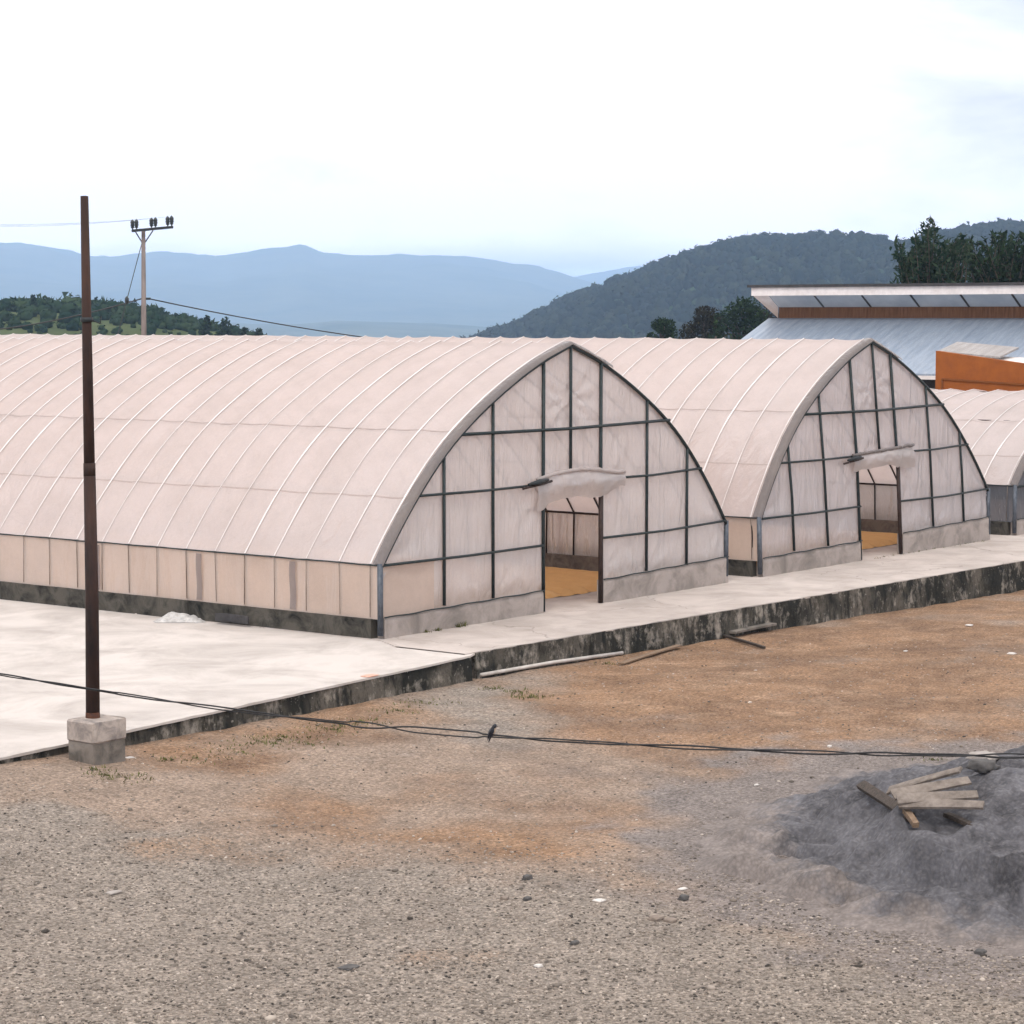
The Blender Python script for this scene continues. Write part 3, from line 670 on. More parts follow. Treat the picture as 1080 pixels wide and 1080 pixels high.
for k, tpt in enumerate(tops):
    wire('power_line', [tpt, at(-90, 236.5-(k-1)*.8, 84-3*k)], .0035, 'thin wire crossing the sky left from the crossarm insulators', group='thin sky wires off the crossarm', sag=.15)
g0, g1 = ua(146.5, 268), ua(131, 327, D_U-1.5); gl = g1+(g1-g0)*1.4
wire('guy_wire', [ua(151, 252), g0, g1, gl], .018, 'slanting guy wire with a small insulator left of the utility pole', cat='guy wire')
go = bpy.data.objects['guy_wire']; q = g0+(g1-g0)*.82
MB().tube([q+np.array([0, 0, .15]), q+np.array([0, 0, .06]), q-np.array([0, 0, .1]), q-np.array([0, 0, .18])], [.03, .09, .09, .03], 8).build('strain_insulator', M['insulator'], go)

# ------------------------------------------------------------------ low cable with a bird
cp = [(-330, 655), (-150, 688), (0, 711), (98, 727.5), (235, 748), (345, 761), (430, 769), (517, 776.5), (640, 784), (760, 790), (900, 795), (1080, 797.5), (1250, 796), (1420, 790)]
cxs = np.array([c[0] for c in cp]); cys = np.array([c[1] for c in cp])
def cab(px):
    # gentle cubic-like smoothing by averaging
    y = np.mean([np.interp(px+o_, cxs, cys) for o_ in (-60, -30, 0, 30, 60)]); return at(px, y, 24.5-.0036*px)
cable = empty('overhead_cable', cab(0)); tag(cable, 'loosely twisted black cable hanging low across the yard in front of the rusty pole', 'cable')
pxs = np.arange(-330, 1421, 6)
for k in range(2):
    pts = []
    for px in pxs:
        p = cab(px); ph = px/38.+1.6*mnoise.noise(Vector((px*.01, 5., 0)))
        op = .010+.022*max(0, mnoise.noise(Vector((px*.012, 1., 0)))+.15)+(.016 if 370 < px < 505 else 0)
        op *= (1 if px > 120 else .6)
        s_ = 1 if k else -1
        pts.append(p+np.array([0, 0, s_*op*math.cos(ph)])+FWH*s_*op*math.sin(ph)-np.array(cable.location))
    MB().tube(pts, .0090 if k else .0075, 6).build('strand', M['cable'], cable)
bpnt = cab(517.5)
bird = empty('bird', bpnt); tag(bird, 'small dark bird with a pale breast perched upright on the low black cable', 'bird')
ax = (RT*.30+np.array([0, 0, 1.])); ax /= np.linalg.norm(ax)
side = np.cross(ax, -FWH); side /= np.linalg.norm(side); frn = np.cross(side, ax)       # frn points towards the camera side
st_ = [(-.075, .004, .012, 0), (-.06, .006, .013, 0), (-.035, .010, .015, 0), (-.01, .020, .021, .0), (.015, .027, .027, .002), (.04, .029, .030, .004), (.06, .025, .026, .004), (.072, .020, .020, .003), (.085, .0205, .021, .006), (.097, .019, .019, .008), (.107, .012, .012, .009), (.112, .003, .003, .010)]
bv = []; bf = []
for (h_, rs, rf_, of) in st_:
    for j in range(12):
        a = 2*math.pi*j/12; bv.append(tuple(ax*(h_+.012)+side*(rs*math.cos(a)+of*1.2)+frn*(rf_*math.sin(a))))
for i in range(len(st_)-1):
    for j in range(12): bf.append((i*12+j, i*12+(j+1) % 12, (i+1)*12+(j+1) % 12, (i+1)*12+j))
bf += [tuple(reversed(range(12))), tuple(range((len(st_)-1)*12, len(st_)*12))]
bmat = [simple('glossy dark plumage', (.008, .008, .011, 1), (.02, .02, .026, 1), 60, .5), simple('pale breast plumage', (.45, .34, .25, 1), (.32, .24, .18, 1), 60, .8)]
bo = MB(); bo.raw(bv, bf)
bo.m = [1 if (k < 132 and (k % 12) in (10, 11, 0, 1) and 4 <= k//12 <= 6) else 0 for k in range(len(bf))]
bo.build('body', bmat, bird)
hd = ax*.106+side*.020
MB().tube([hd, hd+side*.012+ax*.001, hd+side*.021-ax*.001], [.006, .004, .0008], 6).build('beak', M['cable'], bird)
for s_ in (-1, 1):
    b0 = ax*.075+frn*s_*.022-side*.010
    MB().tube([b0, b0-ax*.04+frn*s_*.006-side*.008, b0-ax*.09-side*.010-frn*s_*.004, b0-ax*.125-frn*s_*.012-side*.004], [.008, .013, .009, .002], 8).build('wing', bmat[0], bird)
    MB().tube([ax*.0+frn*s_*.010+side*.012, -ax*.012+frn*s_*.010+side*.010], .003, 5).build('leg', M['cable'], bird)

# ------------------------------------------------------------------ sand pile
dd = np.arange(18.2, 28.4, .06); ll = np.arange(.9, 9.6, .06)
PV = []
for d in dd:
    for l in ll:
        p = dl(d, l); hgt = pile_h(d, l)
        rel_ = min(1, hgt/.10)
        n1 = fbm(d*.9, l*.9, 11., 3)*.20*min(1, hgt/.2); n2 = (1-abs(fbm(d*2.2, l*2.2, 17., 3)))*.15*rel_-.11*rel_
        # slumped scarp on the near right flank
        sline = 20.5-1.35*(l-3.5)+.22*fbm(l*1.8, 0., 3.)
        sc_ = .42*smooth01((d-sline)/.16)*math.exp(-max(0, d-sline)/1.1)*smooth01((l-3.2)/.4)
        s2 = 0.
        for (d0_, l0_, wl, hh, sl2) in ((21.2, 2.1, .35, .20, -.7), (20.35, 2.8, .32, .20, -.5), (22.0, 2.6, .5, .16, -.9), (19.7, 3.3, .4, .12, -.6), (21.3, 3.6, .6, .14, .5), (22.9, 3.2, .5, .10, -.8)):
            q_ = d-(d0_+sl2*(l-l0_)+.16*fbm(l*2.6, d0_, 3.)); s2 += hh*smooth01(q_/.13)*math.exp(-max(0, q_)/.5)*math.exp(-((l-l0_)/wl)**2)
        s2 *= 1.5*min(1, hgt/.05)
        PV.append((p[0], p[1], gz(p[0], p[1])-.06+hgt+n1+n2+sc_*rel_+s2+.028*fbm(d*7, l*7, 4., 4)*rel_))
a_, b_ = len(dd), len(ll); I = np.arange(a_*b_).reshape(a_, b_)
t = NT('grey volcanic sand')
c = t.mix(t.noise(1.1, 4, .55), (.066, .064, .071, 1), (.135, .129, .136, 1)); c = t.mix(t.rng(t.noise(1.6, 5, .6), .52, .62, 0, .75), c, (.042, .04, .043, 1))  # darkest noise patches paint the shade of clefts into the sand colour
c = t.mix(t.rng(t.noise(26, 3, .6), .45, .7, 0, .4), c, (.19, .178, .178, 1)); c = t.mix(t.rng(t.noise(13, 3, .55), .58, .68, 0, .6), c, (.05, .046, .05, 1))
at_ = t.n('ShaderNodeAttribute'); at_.attribute_name = 'cover'
c2 = t.mix(t.noise(5, 7, .68), (.215, .183, .166, 1), (.15, .127, .117, 1)); c2 = t.mix(t.rng(t.noise(38, 5, .75), .5, .72, 0, .5), c2, (.09, .075, .068, 1))
c = t.mix(t.rng(t.math('ADD', at_.outputs['Fac'], t.rng(t.noise(2.6, 7, .7), .3, .7, -.28, .28)), .22, .6), c2, c)
k1 = t.math('MULTIPLY', t.rng(t.vor(26), .1, .7, 1.14, .84), t.rng(t.noise(9, 3, .5), .35, .65, .9, 1.1)); k1 = t.math('MULTIPLY', k1, t.rng(t.noise(2.4, 5, .6), .35, .65, .78, 1.2)); cm = t.n('ShaderNodeCombineColor')
for q_ in range(3): t.l(k1, cm.inputs[q_])
c = t.mix(1., c, cm.outputs[0], 'MULTIPLY')
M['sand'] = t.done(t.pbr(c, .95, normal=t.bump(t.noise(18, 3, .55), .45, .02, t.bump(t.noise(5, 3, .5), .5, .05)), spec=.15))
pv = np.array(PV); pq = np.stack([I[:-1, :-1], I[1:, :-1], I[1:, 1:], I[:-1, 1:]], -1).reshape(-1, 4)[:, ::-1]
def sand_z(x, y):
    d = (np.array([x, y])-CAM[:2])@FWH[:2]; l = (np.array([x, y])-CAM[:2])@RT[:2]
    i = int(np.clip((d-18.2)/.06, 0, a_-1)); j = int(np.clip((l-.9)/.06, 0, b_-1)); return max(pv[i*b_+j, 2], gz(x, y))
hp = np.array([pile_h(d, l) for d in dd for l in ll]); keep = (hp[pq] > .012).all(axis=1); pq = pq[keep]
used = np.unique(pq); remap = -np.ones(len(pv), int); remap[used] = np.arange(len(used))
cov = np.clip((hp[used]-.035)/.16, 0, 1)[:, None].repeat(3, 1)
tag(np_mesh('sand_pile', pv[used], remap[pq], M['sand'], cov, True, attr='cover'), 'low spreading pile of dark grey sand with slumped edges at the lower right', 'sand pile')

# boards lying on the pile
def hit(px, py):                                           # walk the line of sight down to the sand
    for k in np.linspace(15, 32, 700):
        p = at(px, py, k)
        if p[2] <= sand_z(p[0], p[1]): return p
    return at(px, py, 24)
def board(a, b, w, th, mat, label, name='plank', lift=0., tw=0., group='boards and sticks left on the sand pile', cat='board', taper=1.):
    a = np.array(a); b = np.array(b); d = b-a; Ln = np.linalg.norm(d); d /= Ln
    s_ = np.cross([0, 0, 1], d); s_ /= np.linalg.norm(s_); u_ = np.cross(d, s_)
    if tw: s_, u_ = s_*math.cos(tw)+u_*math.sin(tw), -s_*math.sin(tw)+u_*math.cos(tw)
    m = MB(); rows = []; n = 10
    for k in range(n+1):
        t_ = k/n; ww = w*(1+(taper-1)*t_)*(1+.05*fbm(t_*4, a[0], 1.)); bow = .006*math.sin(math.pi*t_)
        cs = [(-.5, .42), (-.46, .5), (.46, .5), (.5, .42), (.5, -.42), (.46, -.5), (-.46, -.5), (-.5, -.42), (-.5, .42)]
        rows.append([d*(Ln*t_)+s_*ww*x+u_*(th*y+lift+bow) for x, y in cs])
    m.grid(rows)
    m.raw(rows[0][:8], [tuple(range(8))]); m.raw(rows[-1][:8], [tuple(reversed(range(8)))])
    o = m.build(name, mat, None, 'auto', loc=a); return tag(o, label, cat, group)
TWB = .45
Z = lambda p, h: np.array([p[0], p[1], p[2]+h])
board(Z(hit(938, 850), .13), Z(hit(1014, 836), .20), .12, .026, M['plank'], 'farthest grey board of the fan lying on the sand pile', tw=TWB, taper=.72, lift=.02)
board(Z(hit(941, 855), .12), Z(hit(1022, 845), .17), .14, .026, M['plank'], 'grey board second from the far side in the fan on the sand pile', tw=TWB, taper=.72, lift=.03)
board(Z(hit(946, 860), .12), Z(hit(1031, 857), .14), .145, .028, M['plank'], 'wide grey board in the middle of the fan on the sand pile', tw=TWB, taper=.72, lift=.03)
board(Z(hit(950, 866), .12), Z(hit(1038, 868), .12), .14, .028, M['plank'], 'nearest grey board of the fan, lowest on the sand pile', tw=TWB, taper=.72, lift=.05)
board(Z(hit(910, 839), .08), Z(hit(962, 873), .07), .10, .05, M['plank_dark'], 'dark bent board set crosswise at the left end of the fan of boards', lift=.03, tw=.5)
board(Z(hit(998, 866), .06), Z(hit(1028, 876), .03), .07, .04, M['plank_dark'], 'short dark stick poking out from under the fan of boards')
board(Z(hit(955, 864), .08), Z(hit(966, 875), .04), .06, .05, M['plank_brown'], 'stubby pale brown wood offcut by the near corner of the fan of boards')

# ------------------------------------------------------------------ loose pieces in the yard
def rock(px, py, size, mat, label, name='stone', flat=.55, cat='stone', z=None, group=None, sd=0, ang=0):
    p = hit(px, py) if px > 760 and py > 800 and py < 1000 else on_z(px, py, gz(*on_z(px, py, -.36)[:2])) if z is None else on_z(px, py, z)
    v, f = ico(2); rr = random.Random(sd+int(px)); q = []
    sx_, sy_ = size*rr.uniform(.8, 1.2), size*rr.uniform(.6, .95); ca_, sa_ = math.cos(ang), math.sin(ang)
    for a in v:
        k = 1+.35*fbm(a[0]*1.4+px, a[1]*1.4, a[2]*1.4, 3); b = np.clip(a*k, -.78, .78)/.78
        x, y = b[0]*sx_, b[1]*sy_; q.append((x*ca_-y*sa_, x*sa_+y*ca_, (b[2]*.5+.38)*size*flat*1.4))
    o = np_mesh(name, np.array(q), f, mat, None, False); o.location = p
    return tag(o, label, cat, group)
rock(1037, 812, .15, M['stone_dark'], 'dark lower chunk of broken concrete half buried at the top of the sand pile', 'concrete_chunk', .5, 'concrete chunk')
o = rock(1037, 808, .155, M['stone_pale'], 'pale flat broken concrete piece resting on a dark chunk behind the boards', 'concrete_chunk', .38, 'concrete chunk'); o.location.z += .06
rock(22, 801, .12, M['stone_pale'], 'pale concrete fragment leaning on the low wall left of the pole block', 'concrete_chunk', .5, 'concrete chunk')
rock(37, 801, .07, M['stone_brown'], 'small brown stone beside the pale fragment left of the pole block')
rock(136, 800, 0.060, M['paper'], 'white litter scrap on the ground right of the pole block', 'litter', .2, 'litter')
rock(96, 810, 0.042, M['paper'], 'small pale litter flake in front of the pole block', 'litter', .2, 'litter')
rock(556, 949, 0.037, M['stone_dark'], 'small dark stone in the gravel below the bird')
rock(532, 949, 0.037, M['stone_brown'], 'small dark brown stone left of its blackish twin in the gravel below the bird', flat=.7)
rock(721, 949, 0.048, M['stone_dark'], 'greenish dark stone at the left foot of the sand pile', flat=.7)
rock(720, 938, 0.045, M['paper'], 'pale flat scrap just beyond the dark stone at the pile foot', 'litter', .22, 'litter')
rock(692, 970, 0.058, M['stone_brown'], 'flat brown stone left of a similar one, below the sand pile', flat=.45)
rock(707, 972, 0.058, M['stone_brown'], 'flat brown stone right of a similar one, below the sand pile', flat=.4)
rock(606, 996, 0.041, M['stone_dark'], 'bluish dark stone alone in the gravel below the middle')
rock(568, 1020, 0.036, M['paper'], 'whitish pebble bright against the grey foreground gravel', 'stone', .5)
rock(556, 928, .045, M['stone_dark'], 'tiny black stone on the ochre soil below the bird', flat=.8)
rock(368, 1021, 0.068, M['stone_dark'], 'flat grey stone sunk in the gravel at lower left', flat=.2)
rock(120, 942, 0.068, M['stone_pale'], 'pinkish flat stone showing through the gravel at left', flat=.2)
rock(632, 950, 0.054, M['paper'], 'pale crumpled scrap on bare soil left of the sand pile', 'litter', .15, 'litter')
rock(875, 788, 0.027, M['paper'], 'white pebble just above the low cable on ochre soil', 'stone', .7)
rock(798, 829, 0.027, M['paper'], 'white pebble on the bare soil below the low cable', 'stone', .7)
rock(1022, 660, 0.060, M['paper'], 'white scrap on the ochre soil near the streaked wall at right', 'litter', .3, 'litter')
rock(1067, 690, 0.066, M['paper'], 'white scrap at the right edge of the ochre soil', 'litter', .3, 'litter')
rock(955, 687, 0.036, M['paper'], 'small white scrap mid yard on the ochre soil', 'litter', .3, 'litter')
rock(1034, 1006, 0.048, M['stone_dark'], 'black stone at the lower right below the pile', flat=.6)
o = rock(390, 713, .12, M['orange_plastic'], 'faded orange plastic scrap on the drying floor edge', 'litter', .1, 'litter', z=-.012)
# wood and pipe along the wall
def ground_pt(px, py): 
    p = on_z(px, py, -.36); z = -.4
    for _ in range(6): p = on_z(px, py, gz(p[0], p[1]))
    return p
def wallpt(x, z, off=.06): return np.array([x, float(edge_y(x))-off, z])
pa, pb2 = wallpt(-.15, -.33, .05), wallpt(3.2, -.38, .05)
o = MB().tube([pa-pa, (pb2-pa)*.5+np.array([0, 0, .02]), pb2-pa], .028, 8).build('pipe', M['pale_pipe'], loc=pa); tag(o, 'long pale pipe lying along the foot of the streaked wall', 'pipe')
board(Z(ground_pt(655, 702), .03), Z(ground_pt(716, 684), .05), .10, .025, M['plank_brown'], 'brown board lying on soil by the wall below the nearest doorway', group=None)
board(Z(ground_pt(764, 674), .05), Z(ground_pt(806, 685), .03), .05, .04, M['plank_dark'], 'dark stick pointing out from the wall on the ochre soil', name='stick', group=None)
pa, pb2 = wallpt(6.1, -.36, .10), wallpt(7.3, -.34, .10)
board(pa, pb2, .14, .04, M['block_low'], 'pale concrete strip standing against the foot of the streaked wall', name='concrete_strip', group=None, cat='concrete strip')
board((-.16, 3.2, .10), (-.16, 2.5, .10), .03, .12, M['dark_wall'], 'dark grey board leaning on the base of the nearest greenhouse by the sack', group=None)
# crumpled sack
sp = on_z(191, 655, -.012); sv_ = []; 
for i in range(26):
    for j in range(20):
        u, v = i/25*2-1, j/19*2-1; r = max(abs(u), abs(v)); k = (1-r**2.2)
        x = u*.40+.05*fbm(u*2, v*2, 1.); y = v*.22+.05*fbm(u*2, v*2, 7.)
        zz = .58*max(0, k)*(.12+.10*fbm(u*2.1+3, v*2.1, 2., 4)+.07*math.exp(-((u+.25)**2+v*v)*6)+.035*(1-abs(fbm(u*4, v*4, 9., 3))))+.004
        q = RT*x+FWH*y; sv_.append((q[0], q[1], zz))
I = np.arange(26*20).reshape(26, 20); sf = np.stack([I[:-1, :-1], I[1:, :-1], I[1:, 1:], I[:-1, 1:]], -1).reshape(-1, 4)
o = np_mesh('sack', np.array(sv_), sf, M['cloth'], None, True); o.location = sp; tag(o, 'crumpled white sack dropped on the drying floor by the greenhouse base', 'sack')

# ------------------------------------------------------------------ gravel and grass (uncountable)
iv, if_ = ico(0)
N_ = 90000
D_ = 16.2+(rng.random(N_)**1.5)*22; Lt = (rng.random(N_)*2-1)*(D_*.24+.8)
pos = CAM[None]+FWH[None]*D_[:, None]+RT[None]*Lt[:, None]
keep = pos[:, 1] < edge_y(pos[:, 0])-.05
dens = np.array([smooth01((23.5-d-.3*l)/3.)*.9+.10+.25*max(0, fbm(p[0]*.8, p[1]*.8, 30.)) for d, l, p in zip(D_, Lt, pos)])
ph_ = np.array([pile_h(d, l) for d, l in zip(D_, Lt)])
keep &= (rng.random(N_) < dens) & (ph_ < .05)
pos = pos[keep]; n = len(pos)
sz = .006+.012*rng.random(n)**2.2+.024*(rng.random(n) > .99)*rng.random(n)
zz = np.array([gz(p[0], p[1]) for p in pos]); pos[:, 2] = zz+sz*.15
ang = rng.random(n)*6.28
vv = iv[None]*(1+.5*(rng.random((n, 12, 1))-.5))*sz[:, None, None]*np.array([1.2, .85, .6])
x = vv[..., 0]*np.cos(ang)[:, None]-vv[..., 1]*np.sin(ang)[:, None]; y = vv[..., 0]*np.sin(ang)[:, None]+vv[..., 1]*np.cos(ang)[:, None]
vv = np.stack([x, y, vv[..., 2]], -1)+pos[:, None]
ff = (if_[None]+(np.arange(n)*12)[:, None, None]).reshape(-1, 3)
tone = np.repeat(np.clip(rng.normal(.40, .24, n), 0, 1), 12)[:, None].repeat(3, 1)
t = NT('loose stones'); a = t.n('ShaderNodeAttribute'); a.attribute_name = 'tone'
M['gravel'] = t.done(t.pbr(t.ramp(a.outputs['Fac'], (0., (.05, .043, .038)), (.5, (.235, .195, .162)), (1., (.48, .41, .35))), .95, spec=.15))
tag(np_mesh('gravel', vv.reshape(-1, 3), ff, M['gravel'], tone), 'loose grey gravel scattered over the yard soil', 'gravel', kind='stuff')
gv = []; gf = []; gt = []
def tuft(p, n, h, sp_):
    for _ in range(n):
        a = random.random()*6.28; r_ = random.random()*sp_; b = np.array([p[0]+math.cos(a)*r_, p[1]+math.sin(a)*r_, 0]); b[2] = p[2] if p[2] > -.05 else gz(b[0], b[1])
        l_ = np.array([math.cos(a*3), math.sin(a*3), 0])*random.uniform(.4, 1.6)*h; hh = h*random.uniform(.5, 1.1); s_ = np.array([-l_[1], l_[0], 0]); s_ *= .006/(np.linalg.norm(s_)+1e-6)
        k = len(gv); gv.extend([b-s_, b+s_, b+l_*.5+s_*.7+[0, 0, hh*.7], b+l_*.5-s_*.7+[0, 0, hh*.7], b+l_+[0, 0, hh]])
        gf.extend([(k, k+1, k+2), (k, k+2, k+3), (k+3, k+2, k+4)]); gt.extend([random.random()]*5)
for (px, py, n_, h_, s_) in [(112, 818, 60, .05, .25), (135, 822, 50, .05, .3), (100, 812, 30, .06, .2), (176, 802, 30, .06, .12), (300, 778, 90, .06, .5), (350, 770, 90, .06, .5), (275, 783, 70, .05, .4), (380, 762, 70, .06, .4), (420, 750, 60, .06, .4), (322, 785, 60, .05, .5), (560, 736, 60, .08, .3), (545, 730, 50, .07, .3), (520, 727, 40, .07, .2), (874, 844, 50, .06, .2), (985, 802, 40, .05, .3), (450, 742, 60, .06, .5), (640, 700, 30, .06, .2), (240, 790, 60, .05, .5), (205, 800, 50, .05, .5)]:
    p = ground_pt(px, py) if not (px > 760 and py > 800) else hit(px, py)
    tuft(p, int(n_*1.3), h_*.6, s_)
for x_ in (1.0, 1.25, 1.75, 1.9): tuft((x_, -.09, 0.), 26, .09 if x_ > 1.5 else .05, .08)
for x_ in np.arange(14.9, 19.6, .35): tuft((x_, -.09, 0.), 6, .04, .1)
gv = np.array(gv); tag(np_mesh('grass', gv, np.array(gf), M['grass'], np.array(gt)[:, None].repeat(3, 1)), 'sparse low grass and weeds along the wall foot', 'grass', kind='stuff')

# ------------------------------------------------------------------ building with two roofs, behind on the right
XB = 37.7
f_tl, f_tr = on_x(793, 304, XB), on_x(1080, 300.5, XB)
ZT = (f_tl[2]+f_tr[2])/2; YL = f_tl[1]; YR = YL-26
hall = empty('hall', (XB+.6, (YL+YR)/2, gz(XB, YL))); tag(hall, 'long hall with white edged upper roof over a blue grey metal lower roof', 'building')
ho = np.array(hall.location)
def hb(name, a, b, mat, parent=hall, sm=False): return MB().box(np.array(a)-ho, np.array(b)-ho, 0).build(name, mat, parent, sm)
def hq(name, vs, fs, mat, parent=hall): return MB().raw([tuple(np.array(v)-ho) for v in vs], fs).build(name, mat, parent, False)
FH = .25; zb = ZT-FH
ur_ = hb('upper_roof', (XB-.10, YR-.1, ZT+.01), (XB+7, YL+.12, ZT+.09), M['dark_wall'])
hb('roof_fascia', (XB-.03, YR, zb), (XB+.03, YL, ZT+.005), M['white_paint'], ur_)
hb('end_fascia', (XB+.03, YL-.03, zb-.0), (XB+6.8, YL+.0, ZT+.005), M['white_paint'], ur_)
SI, SD = .62, .36                                        # soffit runs in and down to the wall
npan = 13; pw = 1.66
ystart = YL-.62
hq('soffit_end', [(XB+.03, YL-.03, zb+.002), (XB+.03, ystart+.02, zb+.002), (XB+SI, ystart+.02, zb-SD), (XB+1.55, YL-.03, zb-.70)], [(0, 1, 2, 3)], M['white_paint'])
for k in range(npan):
    ya_ = ystart-k*pw; yb_ = ya_-pw+.07
    if yb_ < YR: break
    mat_ = M['soffit'] if k < 6 else M['brown_wall']
    hq('soffit_panel', [(XB+.03, ya_, zb+.003), (XB+.03, yb_, zb+.003), (XB+SI, yb_, zb-SD), (XB+SI, ya_, zb-SD)], [(0, 1, 2, 3)], mat_)
    hq('panel_joint', [(XB+.03, yb_, zb-.012), (XB+.03, yb_-.07, zb-.012), (XB+SI, yb_-.07, zb-SD-.012), (XB+SI, yb_, zb-SD-.012)], [(0, 1, 2, 3)], M['dark_wall'])
zl = zb-SD-.34
hb('upper_wall', (XB+SI+.01, YR, zl-.4), (XB+SI+.25, ystart, zb-SD), M['brown_wall'])
RUN = 3.95; zeave = zl-.40*RUN
lr = MB(); ysr = np.linspace(YL-.25, YR, 60)
lr.grid([[np.array((XB+SI, y, zl))-ho for y in ysr], [np.array((XB+SI-RUN/2, y, (zl+zeave)/2))-ho for y in ysr], [np.array((XB+SI-RUN, y, zeave))-ho for y in ysr], [np.array((XB+SI-RUN, y, zeave-.05))-ho for y in ysr], [np.array((XB+SI-RUN+.2, y, zeave-.05))-ho for y in ysr]])
lro = lr.build('lower_roof', M['blue_roof'], hall, False)
hb('eave_gutter', (XB+SI-RUN-.12, YR, zeave-.16), (XB+SI-RUN-.005, YL-.25, zeave-.055), M['white_paint'], lro)
hb('front_wall', (XB+SI-RUN+.5, YR, gz(XB, YR)-.3), (XB+SI-RUN+.75, YL-.4, zeave-.06), M['dark_wall'])
hq('side_wall', [(XB+SI-RUN+.75, YL-.45, ho[2]-.3), (XB+6.8, YL-.45, ho[2]-.3), (XB+6.8, YL-.45, zb), (XB+SI, YL-.45, zl-.05), (XB+SI-RUN+.75, YL-.45, zeave+.15)], [(0, 1, 2, 3, 4)], M['brown_wall'])
hb('rear_wall', (XB+6.55, YR, ho[2]-.3), (XB+6.8, YL-.5, ZT), M['brown_wall'])

# rust orange outbuilding between the low greenhouse and the hall
XO = 32.6; a1 = on_x(987, 370, XO); a2 = on_x(1080, 383.5, XO); sl_ = (a2[2]-a1[2])/(a2[1]-a1[1]); y1 = a1[1]; y0 = y1-6.2; g0z = gz(XO, y1)-.2
shed = empty('outbuilding', (XO, y1, g0z)); tag(shed, 'small rust orange outbuilding with a sloping wall top in front of the hall', 'building'); so_ = np.array(shed.location)
zt = lambda y: a1[2]+sl_*(y-y1)
sv2 = [(XO, y1, g0z), (XO, y0, g0z), (XO, y0, zt(y0)), (XO, y1, zt(y1))]; sv2 += [(XO+.22, p[1], p[2]) for p in sv2]
MB().raw([tuple(np.array(v)-so_) for v in sv2], [(0, 1, 2, 3), (7, 6, 5, 4), (0, 3, 7, 4), (1, 5, 6, 2), (3, 2, 6, 7)]).build('front_wall', M['orange_wall'], shed, False)
zi = on_x(994, 399.5, XO)[2]; yi = on_x(994, 399.5, XO)[1]; z2 = on_x(1080, 405.5, XO)[2]; s2 = (z2-zi)/(a2[1]-yi)
for (ya_, za_, yb_, zb_) in ((yi, zi, y0+.3, zi+s2*(y0+.3-yi)), (yi, zi, yi, zi-2.2)):
    MB().tube([np.array((XO-.012, ya_, za_))-so_, np.array((XO-.012, yb_, zb_))-so_], .035, 4).build('wall_trim', M['orange_trim'], shed, False)
rz0 = on_x(1062, 369, XO+1.6)
m = MB(); ra, rb = on_x(1001, 368, XO+1.6), on_x(1066, 369, XO+1.6)
def sheet(y_a, y_b, z_a, z_b, xa, xb, dz_): return [np.array(q)-so_ for q in ((xa, y_a, z_a), (xb, y_a, z_a+dz_), (xb, y_b, z_b+dz_), (xa, y_b, z_b))]
q = sheet(ra[1], rb[1], ra[2]-.05, rb[2]-.18, XO+.9, XO+2.1, .25); q += [p-np.array([0, 0, .05]) for p in q]
m.raw(q, [(0, 1, 2, 3), (7, 6, 5, 4), (0, 4, 5, 1), (1, 5, 6, 2), (2, 6, 7, 3), (3, 7, 4, 0)]); rfs = m.build('roof_sheet', M['grey_roof'], shed, False)
q = sheet(ra[1]-1., y0, ra[2]-.30, ra[2]-.55, XO+.5, XO+2.0, .12); q += [p-np.array([0, 0, .08]) for p in q]
MB().raw(q, [(0, 1, 2, 3), (7, 6, 5, 4), (0, 4, 5, 1), (1, 5, 6, 2), (2, 6, 7, 3), (3, 7, 4, 0)]).build('white_roof', M['white_paint'], shed, False)
MB().box(np.array((XO+.22, y0, g0z))-so_, np.array((XO+1.9, y1-.15, zt(y0)-.35))-so_).build('shed_body', M['dark_wall'], shed, False)

# ------------------------------------------------------------------ trees
def leaves(cent, rad, n, size, squash=1., aspect=2.2, droop=0.):
    """leaf faces crowded on the shells of clumps"""
    cent = np.array(cent); rad = np.array(rad); k = rng.choice(len(cent), n, p=rad**2/np.sum(rad**2))
    d = rng.normal(size=(n, 3)); d /= np.linalg.norm(d, axis=1)[:, None]; r_ = rad[k]*(.55+.5*rng.random(n)**.6)
    p = cent[k]+d*r_[:, None]*np.array([1, 1, squash])
    a = rng.normal(size=(n, 3))*.7+d*.6; a[:, 2] -= droop; a /= np.linalg.norm(a, axis=1)[:, None]; b = np.cross(a, rng.normal(size=(n, 3))); b /= np.linalg.norm(b, axis=1)[:, None]
    s_ = size*(.6+.8*rng.random(n)); A_ = a*s_[:, None]; B_ = b*(s_/aspect)[:, None]
    v = np.stack([p-A_*.5, p+B_*.5, p+A_*.5, p-B_*.5], 1).reshape(-1, 3); f = np.arange(4*n).reshape(n, 4)
    tone = np.clip(.35+.3*rng.normal(size=n)+.25*(rng.random(len(cent))[k]-.5), 0, 1)
    return v, f, np.repeat(tone, 4)[:, None].repeat(3, 1)
